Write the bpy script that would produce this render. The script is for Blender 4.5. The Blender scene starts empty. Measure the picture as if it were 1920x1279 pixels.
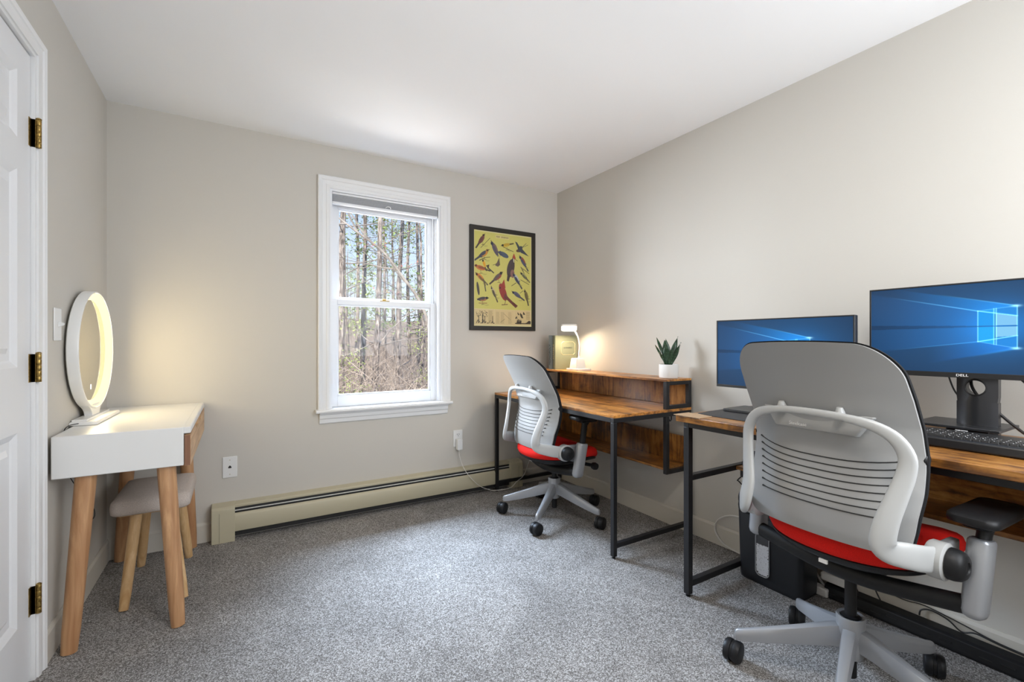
import bpy, math, random
import numpy as np
from mathutils import Vector, Matrix
random.seed(7)
SC = bpy.context.scene
COL = SC.collection
PI = math.pi
def R(a): return math.radians(a)

# ------------------------------------------------------------------ camera
CAM = (0.5969, -3.1909, 1.1564)
YAW = 0.5393
FPX = 859.3
cd = bpy.data.cameras.new('camera'); cam = bpy.data.objects.new('camera', cd); COL.objects.link(cam)
cam.location = CAM
cam.rotation_euler = (PI/2, 0, -YAW)
cd.sensor_fit = 'HORIZONTAL'; cd.sensor_width = 36.0
cd.lens = FPX/1920*36.0
cd.shift_x = 0.0
cd.shift_y = (641.85-639.5)/1920
cd.clip_start = 0.02; cd.clip_end = 400
SC.camera = cam

# ------------------------------------------------------------------ view + world + lights
SC.view_settings.view_transform = 'Standard'
SC.view_settings.look = 'None'
SC.view_settings.gamma = 1.0
SC.view_settings.use_curve_mapping = False
SC.view_settings.exposure = 0.38

world = bpy.data.worlds.new('sky'); SC.world = world; world.use_nodes = True
wn = world.node_tree.nodes; wl = world.node_tree.links; wn.clear()
wo = wn.new('ShaderNodeOutputWorld'); wb = wn.new('ShaderNodeBackground')
wtc = wn.new('ShaderNodeTexCoord'); wsx = wn.new('ShaderNodeSeparateXYZ'); wr = wn.new('ShaderNodeValToRGB')
wl.new(wtc.outputs['Generated'], wsx.inputs[0]); wl.new(wsx.outputs['Z'], wr.inputs[0])
wr.color_ramp.elements[0].position = 0.0; wr.color_ramp.elements[0].color = (0.78, 0.87, 0.99, 1)
wr.color_ramp.elements[1].position = 0.5; wr.color_ramp.elements[1].color = (0.22, 0.42, 0.86, 1)
e = wr.color_ramp.elements.new(0.16); e.color = (0.62, 0.78, 0.98, 1)
wl.new(wr.outputs[0], wb.inputs[0]); wb.inputs[1].default_value = 0.95
wl.new(wb.outputs[0], wo.inputs[0])

def area(name, loc, target, sx, sy, power, color=(1,1,1), spread=180):
    l = bpy.data.lights.new(name, 'AREA'); l.shape = 'RECTANGLE'; l.size = sx; l.size_y = sy
    l.energy = power; l.color = color; l.spread = R(spread)
    o = bpy.data.objects.new(name, l); COL.objects.link(o); o.location = loc
    d = Vector(target)-Vector(loc); o.rotation_euler = d.to_track_quat('-Z', 'Y').to_euler()
    return o
sun = bpy.data.lights.new('sun', 'SUN'); sun.energy = 5.2; sun.angle = R(0.6); sun.color = (1.0, 0.93, 0.80)
so = bpy.data.objects.new('sun', sun); COL.objects.link(so)
so.rotation_euler = Vector((0.45, 0.75, -0.55)).to_track_quat('-Z', 'Y').to_euler(); so.location = (0, -8, 8)
# two added lamps outside, out of view, standing in for light from the sky
area('added_sky_lamp', (1.35, 2.3, 3.9), (1.5, -0.9, 0.3), 2.8, 1.8, 1650, (0.62, 0.78, 1.0))
area('added_low_sky_lamp', (-0.75, 2.5, 2.1), (1.5, 0.0, 1.35), 1.7, 1.7, 360, (0.82, 0.90, 1.0))
# added lamp low outside, standing in for sunlit ground to brighten the ceiling
area('ground_bounce_light', (1.5, 3.0, -1.9), (1.5, -0.5, 2.0), 5.0, 2.6, 430, (1.0, 0.97, 0.93))
# added fill lamp in front of the closed wall behind the camera
area('rear_fill_light', (1.95, -3.86, 1.60), (0.9, 0, 1.45), 1.9, 1.3, 54, (0.87, 0.93, 1.0))
# added fill lamp under the ceiling, behind the camera
area('overhead_fill_light', (1.25, -3.0, 2.34), (1.25, -3.0, 0), 0.34, 0.34, 12, (1.0, 0.94, 0.86))

# ------------------------------------------------------------------ materials
def new_mat(name):
    m = bpy.data.materials.new(name); m.use_nodes = True
    n = m.node_tree.nodes; l = m.node_tree.links
    return m, n, l, n['Principled BSDF']
def setp(b, **k):
    for a, v in k.items():
        b.inputs[a.replace('_', ' ')].default_value = v
def ramp(n, stops):
    r = n.new('ShaderNodeValToRGB'); cr = r.color_ramp
    cr.elements[0].position, cr.elements[0].color = stops[0][0], (*stops[0][1], 1)
    cr.elements[1].position, cr.elements[1].color = stops[-1][0], (*stops[-1][1], 1)
    for p, c in stops[1:-1]:
        e = cr.elements.new(p); e.color = (*c, 1)
    return r
def coords(n, l, scale=(1, 1, 1), rot=(0, 0, 0)):
    tc = n.new('ShaderNodeTexCoord'); mp = n.new('ShaderNodeMapping')
    mp.inputs['Scale'].default_value = scale; mp.inputs['Rotation'].default_value = rot
    l.new(tc.outputs['Object'], mp.inputs[0]); return mp.outputs[0]
def noise(n, l, vec, scale, detail=3, rough=0.5, dist=0.0):
    t = n.new('ShaderNodeTexNoise'); t.inputs['Scale'].default_value = scale
    t.inputs['Detail'].default_value = detail; t.inputs['Roughness'].default_value = rough
    t.inputs['Distortion'].default_value = dist
    if vec: l.new(vec, t.inputs['Vector'])
    return t.outputs[0]
def bump(n, l, b, h, strength, dist=0.002):
    u = n.new('ShaderNodeBump'); u.inputs['Strength'].default_value = strength; u.inputs['Distance'].default_value = dist
    l.new(h, u.inputs['Height']); l.new(u.outputs[0], b.inputs['Normal'])
def plain(name, c, rough=0.5, metal=0.0, bs=0.0, bscale=80, var=0.0, **k):
    m, n, l, b = new_mat(name)
    setp(b, Base_Color=(*c, 1), Roughness=rough, Metallic=metal, **k)
    v = coords(n, l)
    h = noise(n, l, v, bscale, 4)
    if bs: bump(n, l, b, h, bs)
    if var:
        r = ramp(n, [(0.3, tuple(x*(1-var) for x in c)), (0.7, tuple(min(1, x*(1+var)) for x in c))])
        l.new(h, r.inputs[0]); l.new(r.outputs[0], b.inputs['Base Color'])
    return m
def emis(name, c, s):
    m, n, l, b = new_mat(name)
    setp(b, Base_Color=(.05, .05, .05, 1), Emission_Color=(*c, 1), Emission_Strength=s); return m
def attr_mat(name, rough, emit=0.0, base=1.0):
    m, n, l, b = new_mat(name)
    a = n.new('ShaderNodeVertexColor'); a.layer_name = 'col'
    if emit:
        setp(b, Base_Color=(0.01, 0.01, 0.012, 1), Emission_Strength=emit); l.new(a.outputs[0], b.inputs['Emission Color'])
    else: l.new(a.outputs[0], b.inputs['Base Color'])
    setp(b, Roughness=rough, Specular_IOR_Level=0.2 if emit else 0.4); return m
def rustic(name, axis='y', scale=1.0, dark=1.0, seam=0.0):
    """reclaimed-look brown board: long streaks, knots and darker planks"""
    m, n, l, b = new_mat(name)
    s = {'y': (14, 1.3, 14), 'x': (1.3, 14, 14), 'z': (14, 14, 1.6)}[axis]
    v = coords(n, l, tuple(q*scale for q in s))
    g = noise(n, l, v, 1.6, 8, 0.68, 0.8)
    v2 = coords(n, l, (3.2*scale,)*3)
    k = noise(n, l, v2, 1.9, 4, 0.6, 0.4)
    mx = n.new('ShaderNodeMath'); mx.operation = 'MULTIPLY_ADD'; mx.inputs[1].default_value = 0.62
    l.new(g, mx.inputs[0])
    m2 = n.new('ShaderNodeMath'); m2.operation = 'MULTIPLY'; m2.inputs[1].default_value = 0.40
    l.new(k, m2.inputs[0]); l.new(m2.outputs[0], mx.inputs[2])
    d = dark
    r = ramp(n, [(0.34, (0.045*d, 0.018*d, 0.008*d)), (0.44, (0.17*d, 0.07*d, 0.022*d)), (0.52, (0.40*d, 0.165*d, 0.036*d)),
                 (0.60, (0.56*d, 0.26*d, 0.065*d)), (0.72, (0.68*d, 0.37*d, 0.12*d))])
    l.new(mx.outputs[0], r.inputs[0])
    src = r.outputs[0]
    if seam:      # planks set side by side, each a little different
        vs = coords(n, l)
        sx = n.new('ShaderNodeSeparateXYZ'); l.new(vs, sx.inputs[0])
        q = n.new('ShaderNodeMath'); q.operation = 'MULTIPLY'; q.inputs[1].default_value = seam; l.new(sx.outputs['Y'], q.inputs[0])
        fl = n.new('ShaderNodeMath'); fl.operation = 'FLOOR'; l.new(q.outputs[0], fl.inputs[0])
        wnz = n.new('ShaderNodeTexWhiteNoise'); wnz.noise_dimensions = '1D'; l.new(fl.outputs[0], wnz.inputs['W'])
        mr = n.new('ShaderNodeMapRange'); mr.inputs[3].default_value = 0.55; mr.inputs[4].default_value = 1.15; l.new(wnz.outputs[0], mr.inputs[0])
        hs = n.new('ShaderNodeHueSaturation'); l.new(src, hs.inputs['Color']); l.new(mr.outputs[0], hs.inputs['Value']); src = hs.outputs[0]
    l.new(src, b.inputs['Base Color'])
    setp(b, Roughness=0.30, Specular_IOR_Level=0.5)
    bump(n, l, b, g, 0.15, 0.001)
    return m
def lightwood(name, c0, c1, axis='z'):
    m, n, l, b = new_mat(name)
    s = {'y': (22, 1.5, 22), 'z': (22, 22, 1.5)}[axis]
    v = coords(n, l, s); g = noise(n, l, v, 1.4, 5, 0.55, 1.2)
    r = ramp(n, [(0.3, c0), (0.55, tuple((a+q)/2 for a, q in zip(c0, c1))), (0.72, c1)])
    l.new(g, r.inputs[0]); l.new(r.outputs[0], b.inputs['Base Color']); setp(b, Roughness=0.45)
    return m
def fabric(name, c, var=0.12, scale=650, rough=0.9, bs=0.5):
    m, n, l, b = new_mat(name)
    v = coords(n, l); h = noise(n, l, v, scale, 2, 0.6)
    r = ramp(n, [(0.35, tuple(x*(1-var) for x in c)), (0.65, tuple(min(1, x*(1+var)) for x in c))])
    l.new(h, r.inputs[0]); l.new(r.outputs[0], b.inputs['Base Color'])
    setp(b, Roughness=rough, Specular_IOR_Level=0.2, Sheen_Weight=0.0); bump(n, l, b, h, bs, 0.0008); return m
def glass_mat(name, gloss=0.06, tint=(1, 1, 1)):
    m = bpy.data.materials.new(name); m.use_nodes = True; n = m.node_tree.nodes; l = m.node_tree.links; n.clear()
    o = n.new('ShaderNodeOutputMaterial'); t = n.new('ShaderNodeBsdfTransparent'); g = n.new('ShaderNodeBsdfGlossy')
    t.inputs[0].default_value = (*tint, 1); g.inputs['Roughness'].default_value = 0.02
    f = n.new('ShaderNodeFresnel'); f.inputs[0].default_value = 1.45
    q = n.new('ShaderNodeMath'); q.operation = 'MULTIPLY'; q.inputs[1].default_value = gloss*12; l.new(f.outputs[0], q.inputs[0])
    x = n.new('ShaderNodeMixShader'); l.new(q.outputs[0], x.inputs[0]); l.new(t.outputs[0], x.inputs[1]); l.new(g.outputs[0], x.inputs[2])
    l.new(x.outputs[0], o.inputs[0]); return m

def carpet_mat():
    m, n, l, b = new_mat('carpet_pile')
    v = coords(n, l)
    vo = n.new('ShaderNodeTexVoronoi'); vo.inputs['Scale'].default_value = 300; l.new(v, vo.inputs['Vector'])
    sc = n.new('ShaderNodeSeparateColor'); l.new(vo.outputs['Color'], sc.inputs[0])
    a = noise(n, l, v, 420, 2, 0.7)
    mx = n.new('ShaderNodeMath'); mx.operation = 'MULTIPLY_ADD'; mx.inputs[1].default_value = 0.36; l.new(sc.outputs[0], mx.inputs[0])
    m2 = n.new('ShaderNodeMath'); m2.operation = 'MULTIPLY'; m2.inputs[1].default_value = 0.64; l.new(a, m2.inputs[0]); l.new(m2.outputs[0], mx.inputs[2])
    big = noise(n, l, v, 2.6, 4, 0.6, 0.8)
    r = ramp(n, [(0.28, (0.075, 0.068, 0.062)), (0.44, (0.17, 0.158, 0.148)), (0.56, (0.29, 0.275, 0.262)), (0.74, (0.56, 0.54, 0.52))])
    l.new(mx.outputs[0], r.inputs[0])
    mr = n.new('ShaderNodeMapRange'); mr.inputs[1].default_value = 0.35; mr.inputs[2].default_value = 0.65
    mr.inputs[3].default_value = 0.86; mr.inputs[4].default_value = 1.12; l.new(big, mr.inputs[0])
    hs = n.new('ShaderNodeHueSaturation'); l.new(r.outputs[0], hs.inputs['Color']); l.new(mr.outputs[0], hs.inputs['Value'])
    l.new(hs.outputs[0], b.inputs['Base Color']); setp(b, Roughness=1.0, Specular_IOR_Level=0.05)
    bump(n, l, b, mx.outputs[0], 0.5, 0.003); return m

M = {}
M['wall'] = plain('greige_wall_paint', (0.590, 0.560, 0.508), 0.75, bs=0.12, bscale=190)
M['ceil'] = plain('ceiling_paint', (0.90, 0.905, 0.915), 0.85, bs=0.1, bscale=150)
M['carpet'] = carpet_mat()
M['trim'] = plain('white_trim_paint', (0.80, 0.80, 0.80), 0.35)
M['door'] = plain('white_door_paint', (0.78, 0.785, 0.80), 0.4)
M['baseboard'] = plain('painted_baseboard', (0.60, 0.565, 0.50), 0.5)
M['vinyl'] = plain('white_vinyl', (0.84, 0.85, 0.87), 0.3)
M['glass'] = glass_mat('window_glass', 0.02)
M['blind'] = fabric('grey_blind_fabric', (0.36, 0.37, 0.39), 0.05, 300)
M['brass'] = plain('aged_brass', (0.33, 0.22, 0.07), 0.4, 1.0, var=0.5, bscale=150)
M['heater'] = plain('cream_enamel', (0.50, 0.455, 0.325), 0.38)
M['dark'] = plain('dark_gap', (0.02, 0.02, 0.02), 0.6)
M['plate'] = plain('white_plate_plastic', (0.80, 0.80, 0.79), 0.35)
M['slot'] = plain('black_slot', (0.015, 0.015, 0.015), 0.5)
M['cord_w'] = plain('white_cord', (0.72, 0.70, 0.66), 0.45)
M['cord_b'] = plain('black_cord', (0.012, 0.012, 0.013), 0.45)
M['metal'] = plain('black_powder_coated_steel', (0.017, 0.017, 0.019), 0.42, 0.2, bs=0.05, bscale=400)
M['rust_y'] = rustic('rustic_board_along', 'y', 1.35, 1.25)
M['rust_dark'] = rustic('rustic_board_worn', 'y', 1.9, 0.72)
M['rust_p'] = rustic('rustic_board_blocks', 'z', 1.4, 0.92, seam=8.5)
M['plas'] = plain('grey_shell_plastic', (0.33, 0.33, 0.325), 0.42, bs=0.03, bscale=500)
M['frame'] = plain('light_grey_plastic', (0.45, 0.455, 0.45), 0.33)
M['silver'] = plain('silver_paint', (0.36, 0.37, 0.39), 0.30, 0.35)
M['blackp'] = plain('black_plastic', (0.011, 0.011, 0.012), 0.46, Specular_IOR_Level=0.3)
M['blackf'] = fabric('black_mesh_fabric', (0.012, 0.012, 0.013), 0.4, 900)
M['red'] = fabric('red_fabric', (0.72, 0.015, 0.010), 0.16, 700, 0.85, 0.35)
M['tag'] = plain('white_tag', (0.8, 0.8, 0.8), 0.7)
M['legwood'] = lightwood('oiled_ash_wood', (0.36, 0.17, 0.075), (0.66, 0.39, 0.20))
M['stoolwood'] = lightwood('pale_pine_wood', (0.50, 0.29, 0.12), (0.76, 0.53, 0.29))
M['drawer'] = lightwood('drawer_front_wood', (0.46, 0.26, 0.12), (0.74, 0.50, 0.29), 'y')
M['endgrain'] = lightwood('drawer_end_wood', (0.20, 0.09, 0.05), (0.34, 0.18, 0.11))
M['lacquer'] = plain('white_lacquer', (0.80, 0.795, 0.78), 0.28)
M['linen'] = fabric('beige_linen', (0.52, 0.45, 0.40), 0.18, 420)
M['mirror'] = plain('mirror_glass', (0.62, 0.60, 0.52), 0.03, 1.0)
M['ringlight'] = emis('warm_ring_light', (1.0, 0.82, 0.44), 1.15)
M['touch'] = emis('touch_mark', (0.95, 0.97, 1.0), 1.5)
M['lampglow'] = emis('lamp_panel', (1.0, 0.93, 0.80), 4.0)
M['lampwhite'] = plain('lamp_white_plastic', (0.82, 0.79, 0.74), 0.35)
M['pot'] = plain('matt_white_ceramic', (0.78, 0.775, 0.76), 0.6)
M['soil'] = plain('potting_soil', (0.05, 0.035, 0.02), 0.95, bs=0.8, bscale=120)
M['screen'] = attr_mat('lit_screen', 0.6, 0.80)
M['poster'] = attr_mat('printed_poster', 0.55)
M['pglass'] = glass_mat('poster_glazing', 0.045)
M['frameblk'] = plain('black_wood_frame', (0.016, 0.013, 0.010), 0.4)
M['bezel'] = plain('monitor_bezel', (0.020, 0.020, 0.021), 0.4)
M['stand'] = plain('monitor_stand_metal', (0.045, 0.046, 0.05), 0.3, 0.6)
M['keycap'] = plain('keycap', (0.014, 0.014, 0.015), 0.35)
M['white_print'] = plain('pale_print', (0.85, 0.85, 0.85), 0.5)
M['mat'] = plain('desk_mat', (0.022, 0.022, 0.024), 0.5, bs=0.1, bscale=500)
M['cork'] = plain('tan_card', (0.42, 0.27, 0.15), 0.5, var=0.15, bscale=90)
M['bin'] = plain('black_bin_plastic', (0.013, 0.014, 0.017), 0.38, bs=0.1, bscale=350)
M['paper'] = plain('shredded_paper', (0.85, 0.87, 0.92), 0.8)
M['book_b'] = plain('blue_grey_cloth', (0.23, 0.28, 0.29), 0.6, bs=0.2, bscale=400, var=0.15)
M['book_g'] = plain('olive_linen_cover', (0.175, 0.185, 0.115), 0.65, bs=0.2, bscale=300, var=0.08)
M['gold'] = plain('foil_print', (0.62, 0.54, 0.32), 0.4, 0.4)
M['pages'] = plain('book_pages', (0.70, 0.64, 0.52), 0.8)
M['ink'] = plain('dark_print', (0.05, 0.055, 0.05), 0.6)
M['sliver'] = plain('pale_strip', (0.66, 0.66, 0.64), 0.5)

def leaf_mat():
    m, n, l, b = new_mat('snake_plant_leaf')
    v = coords(n, l, (1, 1, 3.0)); h = noise(n, l, v, 55, 3, 0.6, 1.5)
    r = ramp(n, [(0.38, (0.010, 0.026, 0.013)), (0.52, (0.022, 0.060, 0.028)), (0.70, (0.085, 0.15, 0.08))])
    l.new(h, r.inputs[0]); l.new(r.outputs[0], b.inputs['Base Color']); setp(b, Roughness=0.35); return m
M['snake'] = leaf_mat()

# ------------------------------------------------------------------ mesh builder
class MB:
    def __init__(s): s.v = []; s.f = []
    def add(s, vs, fs):
        o = len(s.v); s.v += [tuple(p) for p in vs]; s.f += [tuple(i+o for i in f) for f in fs]; return s
    def box(s, x0, y0, z0, x1, y1, z1):
        x0, x1 = sorted((x0, x1)); y0, y1 = sorted((y0, y1)); z0, z1 = sorted((z0, z1))
        v = [(x, y, z) for z in (z0, z1) for (x, y) in ((x0, y0), (x1, y0), (x1, y1), (x0, y1))]
        return s.add(v, [(3, 2, 1, 0), (4, 5, 6, 7), (0, 1, 5, 4), (1, 2, 6, 5), (2, 3, 7, 6), (3, 0, 4, 7)])
    def tube(s, pts, r, seg=10, up=(0, 0, 1), caps=True, closed=False, sq=1.0):
        P = [Vector(p) for p in pts]; n = len(P); rings = []
        rr = r if isinstance(r, (list, tuple)) else [r]*n
        u = None
        for i in range(n):
            if closed: t = P[(i+1) % n]-P[i-1]
            elif i == 0: t = P[1]-P[0]
            elif i == n-1: t = P[-1]-P[-2]
            else: t = (P[i+1]-P[i]).normalized()+(P[i]-P[i-1]).normalized()
            t.normalize()
            if isinstance(up, list): u = Vector(up[i])
            elif u is None:
                u = Vector(up)
                if abs(u.dot(t)) > 0.95: u = Vector((1, 0, 0)) if abs(t.x) < 0.9 else Vector((0, 1, 0))
            u = (u-t*u.dot(t)).normalized(); w = t.cross(u)
            q = rr[i]; ra, rb = q if isinstance(q, (list, tuple)) else (q, q)
            cs = [(math.cos(2*PI*k/seg), math.sin(2*PI*k/seg)) for k in range(seg)]
            rings.append([P[i]+u*(ra*math.copysign(abs(c)**sq, c))+w*(rb*math.copysign(abs(q2)**sq, q2)) for c, q2 in cs])
        vs = [p for g in rings for p in g]; fs = []
        m = n if closed else n-1
        for i in range(m):
            a = i*seg; b = ((i+1) % n)*seg
            for k in range(seg):
                k2 = (k+1) % seg; fs.append((a+k, a+k2, b+k2, b+k))
        if caps and not closed:
            fs.append(tuple(reversed(range(seg)))); fs.append(tuple((n-1)*seg+k for k in range(seg)))
        return s.add(vs, fs)
    def lathe(s, c, prof, seg=28, axis='z', cap=True):
        """prof: (radius, height) pairs from low to high"""
        c = Vector(c); vs = []; fs = []
        for r, h in prof:
            for k in range(seg):
                a = 2*PI*k/seg; x, y = r*math.cos(a), r*math.sin(a)
                d = {'z': (x, y, h), 'y': (y, h, x), 'x': (h, x, y)}[axis]
                vs.append(c+Vector(d))
        for i in range(len(prof)-1):
            for k in range(seg):
                k2 = (k+1) % seg; fs.append((i*seg+k, i*seg+k2, (i+1)*seg+k2, (i+1)*seg+k))
        if cap:
            fs.append(tuple(reversed(range(seg)))); fs.append(tuple((len(prof)-1)*seg+k for k in range(seg)))
        return s.add(vs, fs)
    def prism(s, poly, z0, z1, axis='z', c=(0, 0, 0)):
        """poly in the plane across axis, extruded from z0 to z1"""
        n = len(poly); c = Vector(c); vs = []
        for h in (z0, z1):
            for a, b in poly:
                d = {'z': (a, b, h), 'x': (h, a, b), 'y': (a, h, b)}[axis]; vs.append(c+Vector(d))
        fs = [tuple(reversed(range(n))), tuple(range(n, 2*n))]+[(i, (i+1) % n, (i+1) % n+n, i+n) for i in range(n)]
        if axis == 'y': fs = [tuple(reversed(f)) for f in fs]
        return s.add(vs, fs)
    def grid(s, fn, nu, nv, flip=False):
        vs = [fn(i/(nu-1), j/(nv-1)) for j in range(nv) for i in range(nu)]
        fs = [(j*nu+i, j*nu+i+1, (j+1)*nu+i+1, (j+1)*nu+i) for j in range(nv-1) for i in range(nu-1)]
        if flip: fs = [tuple(reversed(f)) for f in fs]
        return s.add(vs, fs)
    def shell(s, f0, f1, nu, nv):
        """closed solid between two parametric surfaces"""
        a = [f0(i/(nu-1), j/(nv-1)) for j in range(nv) for i in range(nu)]
        b = [f1(i/(nu-1), j/(nv-1)) for j in range(nv) for i in range(nu)]
        n = nu*nv; fs = []
        for j in range(nv-1):
            for i in range(nu-1):
                q = (j*nu+i, j*nu+i+1, (j+1)*nu+i+1, (j+1)*nu+i)
                fs.append(q); fs.append(tuple(n+k for k in reversed(q)))
        rim = [i for i in range(nu)]+[j*nu+nu-1 for j in range(1, nv)]+[(nv-1)*nu+i for i in range(nu-2, -1, -1)]+[j*nu for j in range(nv-2, 0, -1)]
        for k in range(len(rim)):
            p, q = rim[k], rim[(k+1) % len(rim)]; fs.append((q, p, p+n, q+n))
        return s.add(a+b, fs)
    def mesh(s, name, off=(0, 0, 0), smooth=True, ang=35):
        me = bpy.data.meshes.new(name); ox, oy, oz = off
        me.from_pydata([(x-ox, y-oy, z-oz) for x, y, z in s.v], [], s.f); me.update()
        if smooth:
            me.shade_smooth(); me.set_sharp_from_angle(angle=R(ang))
        return me
    def build(s, name, mat, parent=None, off=(0, 0, 0), bevel=0, smooth=True, sub=0, ang=35, seg=2):
        me = s.mesh(name, off, smooth, ang); me.materials.append(mat)
        o = bpy.data.objects.new(name, me); COL.objects.link(o)
        if parent: o.parent = parent
        if bevel:
            b = o.modifiers.new('bevel', 'BEVEL'); b.width = bevel; b.segments = seg; b.limit_method = 'ANGLE'; b.angle_limit = R(30)
            b.harden_normals = False
        if sub:
            d = o.modifiers.new('sub', 'SUBSURF'); d.levels = sub; d.render_levels = sub
        return o
def text_mb(txt, h, font_w=1.0, extrude=0.0006):
    """lettering as mesh: x right, y up, origin at centre"""
    cu = bpy.data.curves.new('t', 'FONT'); cu.body = txt; cu.size = h; cu.align_x = 'CENTER'; cu.align_y = 'CENTER'; cu.extrude = extrude
    cu.resolution_u = 3
    o = bpy.data.objects.new('t', cu); COL.objects.link(o)
    bpy.context.view_layer.update()
    me = bpy.data.meshes.new_from_object(o.evaluated_get(bpy.context.evaluated_depsgraph_get()))
    vs = [tuple(v.co) for v in me.vertices]; fs = [tuple(p.vertices) for p in me.polygons]
    bpy.data.objects.remove(o); bpy.data.meshes.remove(me); bpy.data.curves.remove(cu)
    return vs, fs
def place_text(mb, txt, h, loc, ux, uy, sx=1.0):
    vs, fs = text_mb(txt, h); ux = Vector(ux).normalized(); uy = Vector(uy).normalized(); uz = ux.cross(uy); L = Vector(loc)
    mb.add([L+ux*(x*sx)+uy*y+uz*z for x, y, z in vs], fs); return mb

def tag(o, label=None, cat=None, group=None, kind=None):
    if label: o['label'] = label
    if cat: o['category'] = cat
    if group: o['group'] = group
    if kind: o['kind'] = kind
    return o
class Thing:
    def __init__(s, name, loc, label, cat, group=None, rz=0):
        o = bpy.data.objects.new(name, None); o.empty_display_size = 0.05; COL.objects.link(o)
        o.location = loc; o.rotation_euler = (0, 0, rz); tag(o, label, cat, group); s.o = o; s.loc = loc
        s.local = False
    def part(s, mb, name, mat, parent=None, label=None, **k):
        p = mb.build(name, mat, parent or s.o, (0, 0, 0) if s.local else s.loc, **k)
        if label: p['label'] = label
        return p
def single(mb, name, mat, label, cat, group=None, loc=None, **k):
    """a one-mesh thing with its origin at its base"""
    if loc is None:
        xs = [p[0] for p in mb.v]; ys = [p[1] for p in mb.v]; zs = [p[2] for p in mb.v]
        loc = ((min(xs)+max(xs))/2, (min(ys)+max(ys))/2, min(zs))
    o = mb.build(name, mat, None, loc, **k); o.location = loc; return tag(o, label, cat, group)
def struct(mb, name, mat, parent=None, **k):
    o = mb.build(name, mat, parent, **k)
    if parent is None: o['kind'] = 'structure'
    return o
def copy_tree(o, parent=None):
    c = o.copy(); COL.objects.link(c); c.parent = parent
    for ch in list(o.children): copy_tree(ch, c)
    return c
def smooth_path(pts, n=6, closed=False):
    P = [Vector(p) for p in pts]; out = []
    m = len(P) if closed else len(P)-1
    for i in range(m):
        if closed: a, b, c, d = P[i-1], P[i], P[(i+1) % len(P)], P[(i+2) % len(P)]
        else: a, b, c, d = P[max(i-1, 0)], P[i], P[i+1], P[min(i+2, len(P)-1)]
        for k in range(n):
            t = k/n
            out.append(0.5*((2*b)+(c-a)*t+(2*a-5*b+4*c-d)*t*t+(3*b-a-3*c+d)*t**3))
    if not closed: out.append(P[-1])
    return out
def interp(tab, z):
    if z <= tab[0][0]: return tab[0][1]
    for (a, p), (b, q) in zip(tab, tab[1:]):
        if z <= b:
            t = (z-a)/(b-a); return p+(q-p)*t
    return tab[-1][1]
def rrect(x0, y0, x1, y1, r, n=6):
    out = []
    for cx, cy, a0 in ((x1-r, y1-r, 0), (x0+r, y1-r, 90), (x0+r, y0+r, 180), (x1-r, y0+r, 270)):
        for k in range(n+1):
            a = R(a0+90*k/n); out.append((cx+r*math.cos(a), cy+r*math.sin(a)))
    return out

# ------------------------------------------------------------------ the room
W, H, YB = 2.9614, 2.44, -3.95
T = 0.14
WX0, WX1, WZ0, WZ1 = 1.115, 1.885, 0.70, 2.165      # opening of the window
b = MB().box(-T, YB-T, -0.1, W+T, T, 0.0); struct(b, 'floor', M['carpet'], smooth=False)
b = MB().box(-T, YB-T, H, W+T, T, H+0.1); struct(b, 'ceiling', M['ceil'], smooth=False)
b = MB().box(-T, 0, 0, WX0, T, H).box(WX1, 0, 0, W+T, T, H).box(WX0, 0, 0, WX1, T, WZ0).box(WX0, 0, WZ1, WX1, T, H)
struct(b, 'wall_back', M['wall'], smooth=False)
b = MB().box(W, YB, 0, W+T, 0, H); struct(b, 'wall_right', M['wall'], smooth=False)
DY0, DY1, DZ = -0.994, -1.775, 2.145                  # door opening
b = MB().box(-T, DY0, 0, 0, 0, H).box(-T, YB, 0, 0, DY1, H).box(-T, DY1, DZ, 0, DY0, H)
struct(b, 'wall_left', M['wall'], smooth=False)
b = MB().box(-T, YB-T, 0, W+T, YB, H); struct(b, 'wall_front', M['wall'], smooth=False)
BBH = 0.112
def baseboard(name, a, c, nrm):
    """board with a bevelled top along a->c"""
    prof = [(0, 0), (0.012, 0), (0.012, BBH-0.012), (0.005, BBH), (0, BBH)]
    A, Cc, Nn = Vector(a), Vector(c), Vector(nrm)
    vs = [p+Nn*q+Vector((0, 0, z)) for p in (A, Cc) for q, z in prof]; n = len(prof)
    mb = MB().add(vs, [tuple(range(n)), tuple(reversed(range(n, 2*n)))]+[(i+n, (i+1) % n+n, (i+1) % n, i) for i in range(n)])
    struct(mb, name, M['baseboard'], smooth=False)
baseboard('baseboard_back', (0, 0, 0), (0.468, 0, 0), (0, -1, 0))
baseboard('baseboard_corner', (2.565, 0, 0), (W, 0, 0), (0, -1, 0))
baseboard('baseboard_right', (W, YB, 0), (W, 0, 0), (-1, 0, 0))
baseboard('baseboard_left', (0, -0.938, 0), (0, 0, 0), (1, 0, 0))

# window -----------------------------------------------------------
def casing_prof(w):   # distance from the opening, projection from the wall
    return [(0, 0), (0, .012), (.010, .016), (.020, .016), (.026, .012), (w*.62, .014), (w*.70, .020), (w*.80, .022), (w*.90, .026), (w-.004, .026), (w, .022), (w, 0)]
def frame_sweep(mb, corners, prof, place, closed=False):
    """mitred moulding along corners; corners carry (pos2d, outward2d)"""
    n = len(prof); base = len(mb.v); vs = []; fs = []
    for (px, pz), (ox, oz) in corners:
        for d, q in prof: vs.append(place(px+ox*d, pz+oz*d, q))
    m = len(corners)
    for i in range(m-1 if not closed else m):
        a, b2 = i*n, ((i+1) % m)*n
        for k in range(n-1): fs.append((a+k, a+k+1, b2+k+1, b2+k))
        fs.append((a+n-1, a, b2, b2+n-1))
    if not closed: fs.append(tuple(range(n))); fs.append(tuple((m-1)*n+k for k in reversed(range(n))))
    return mb.add(vs, fs)
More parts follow.
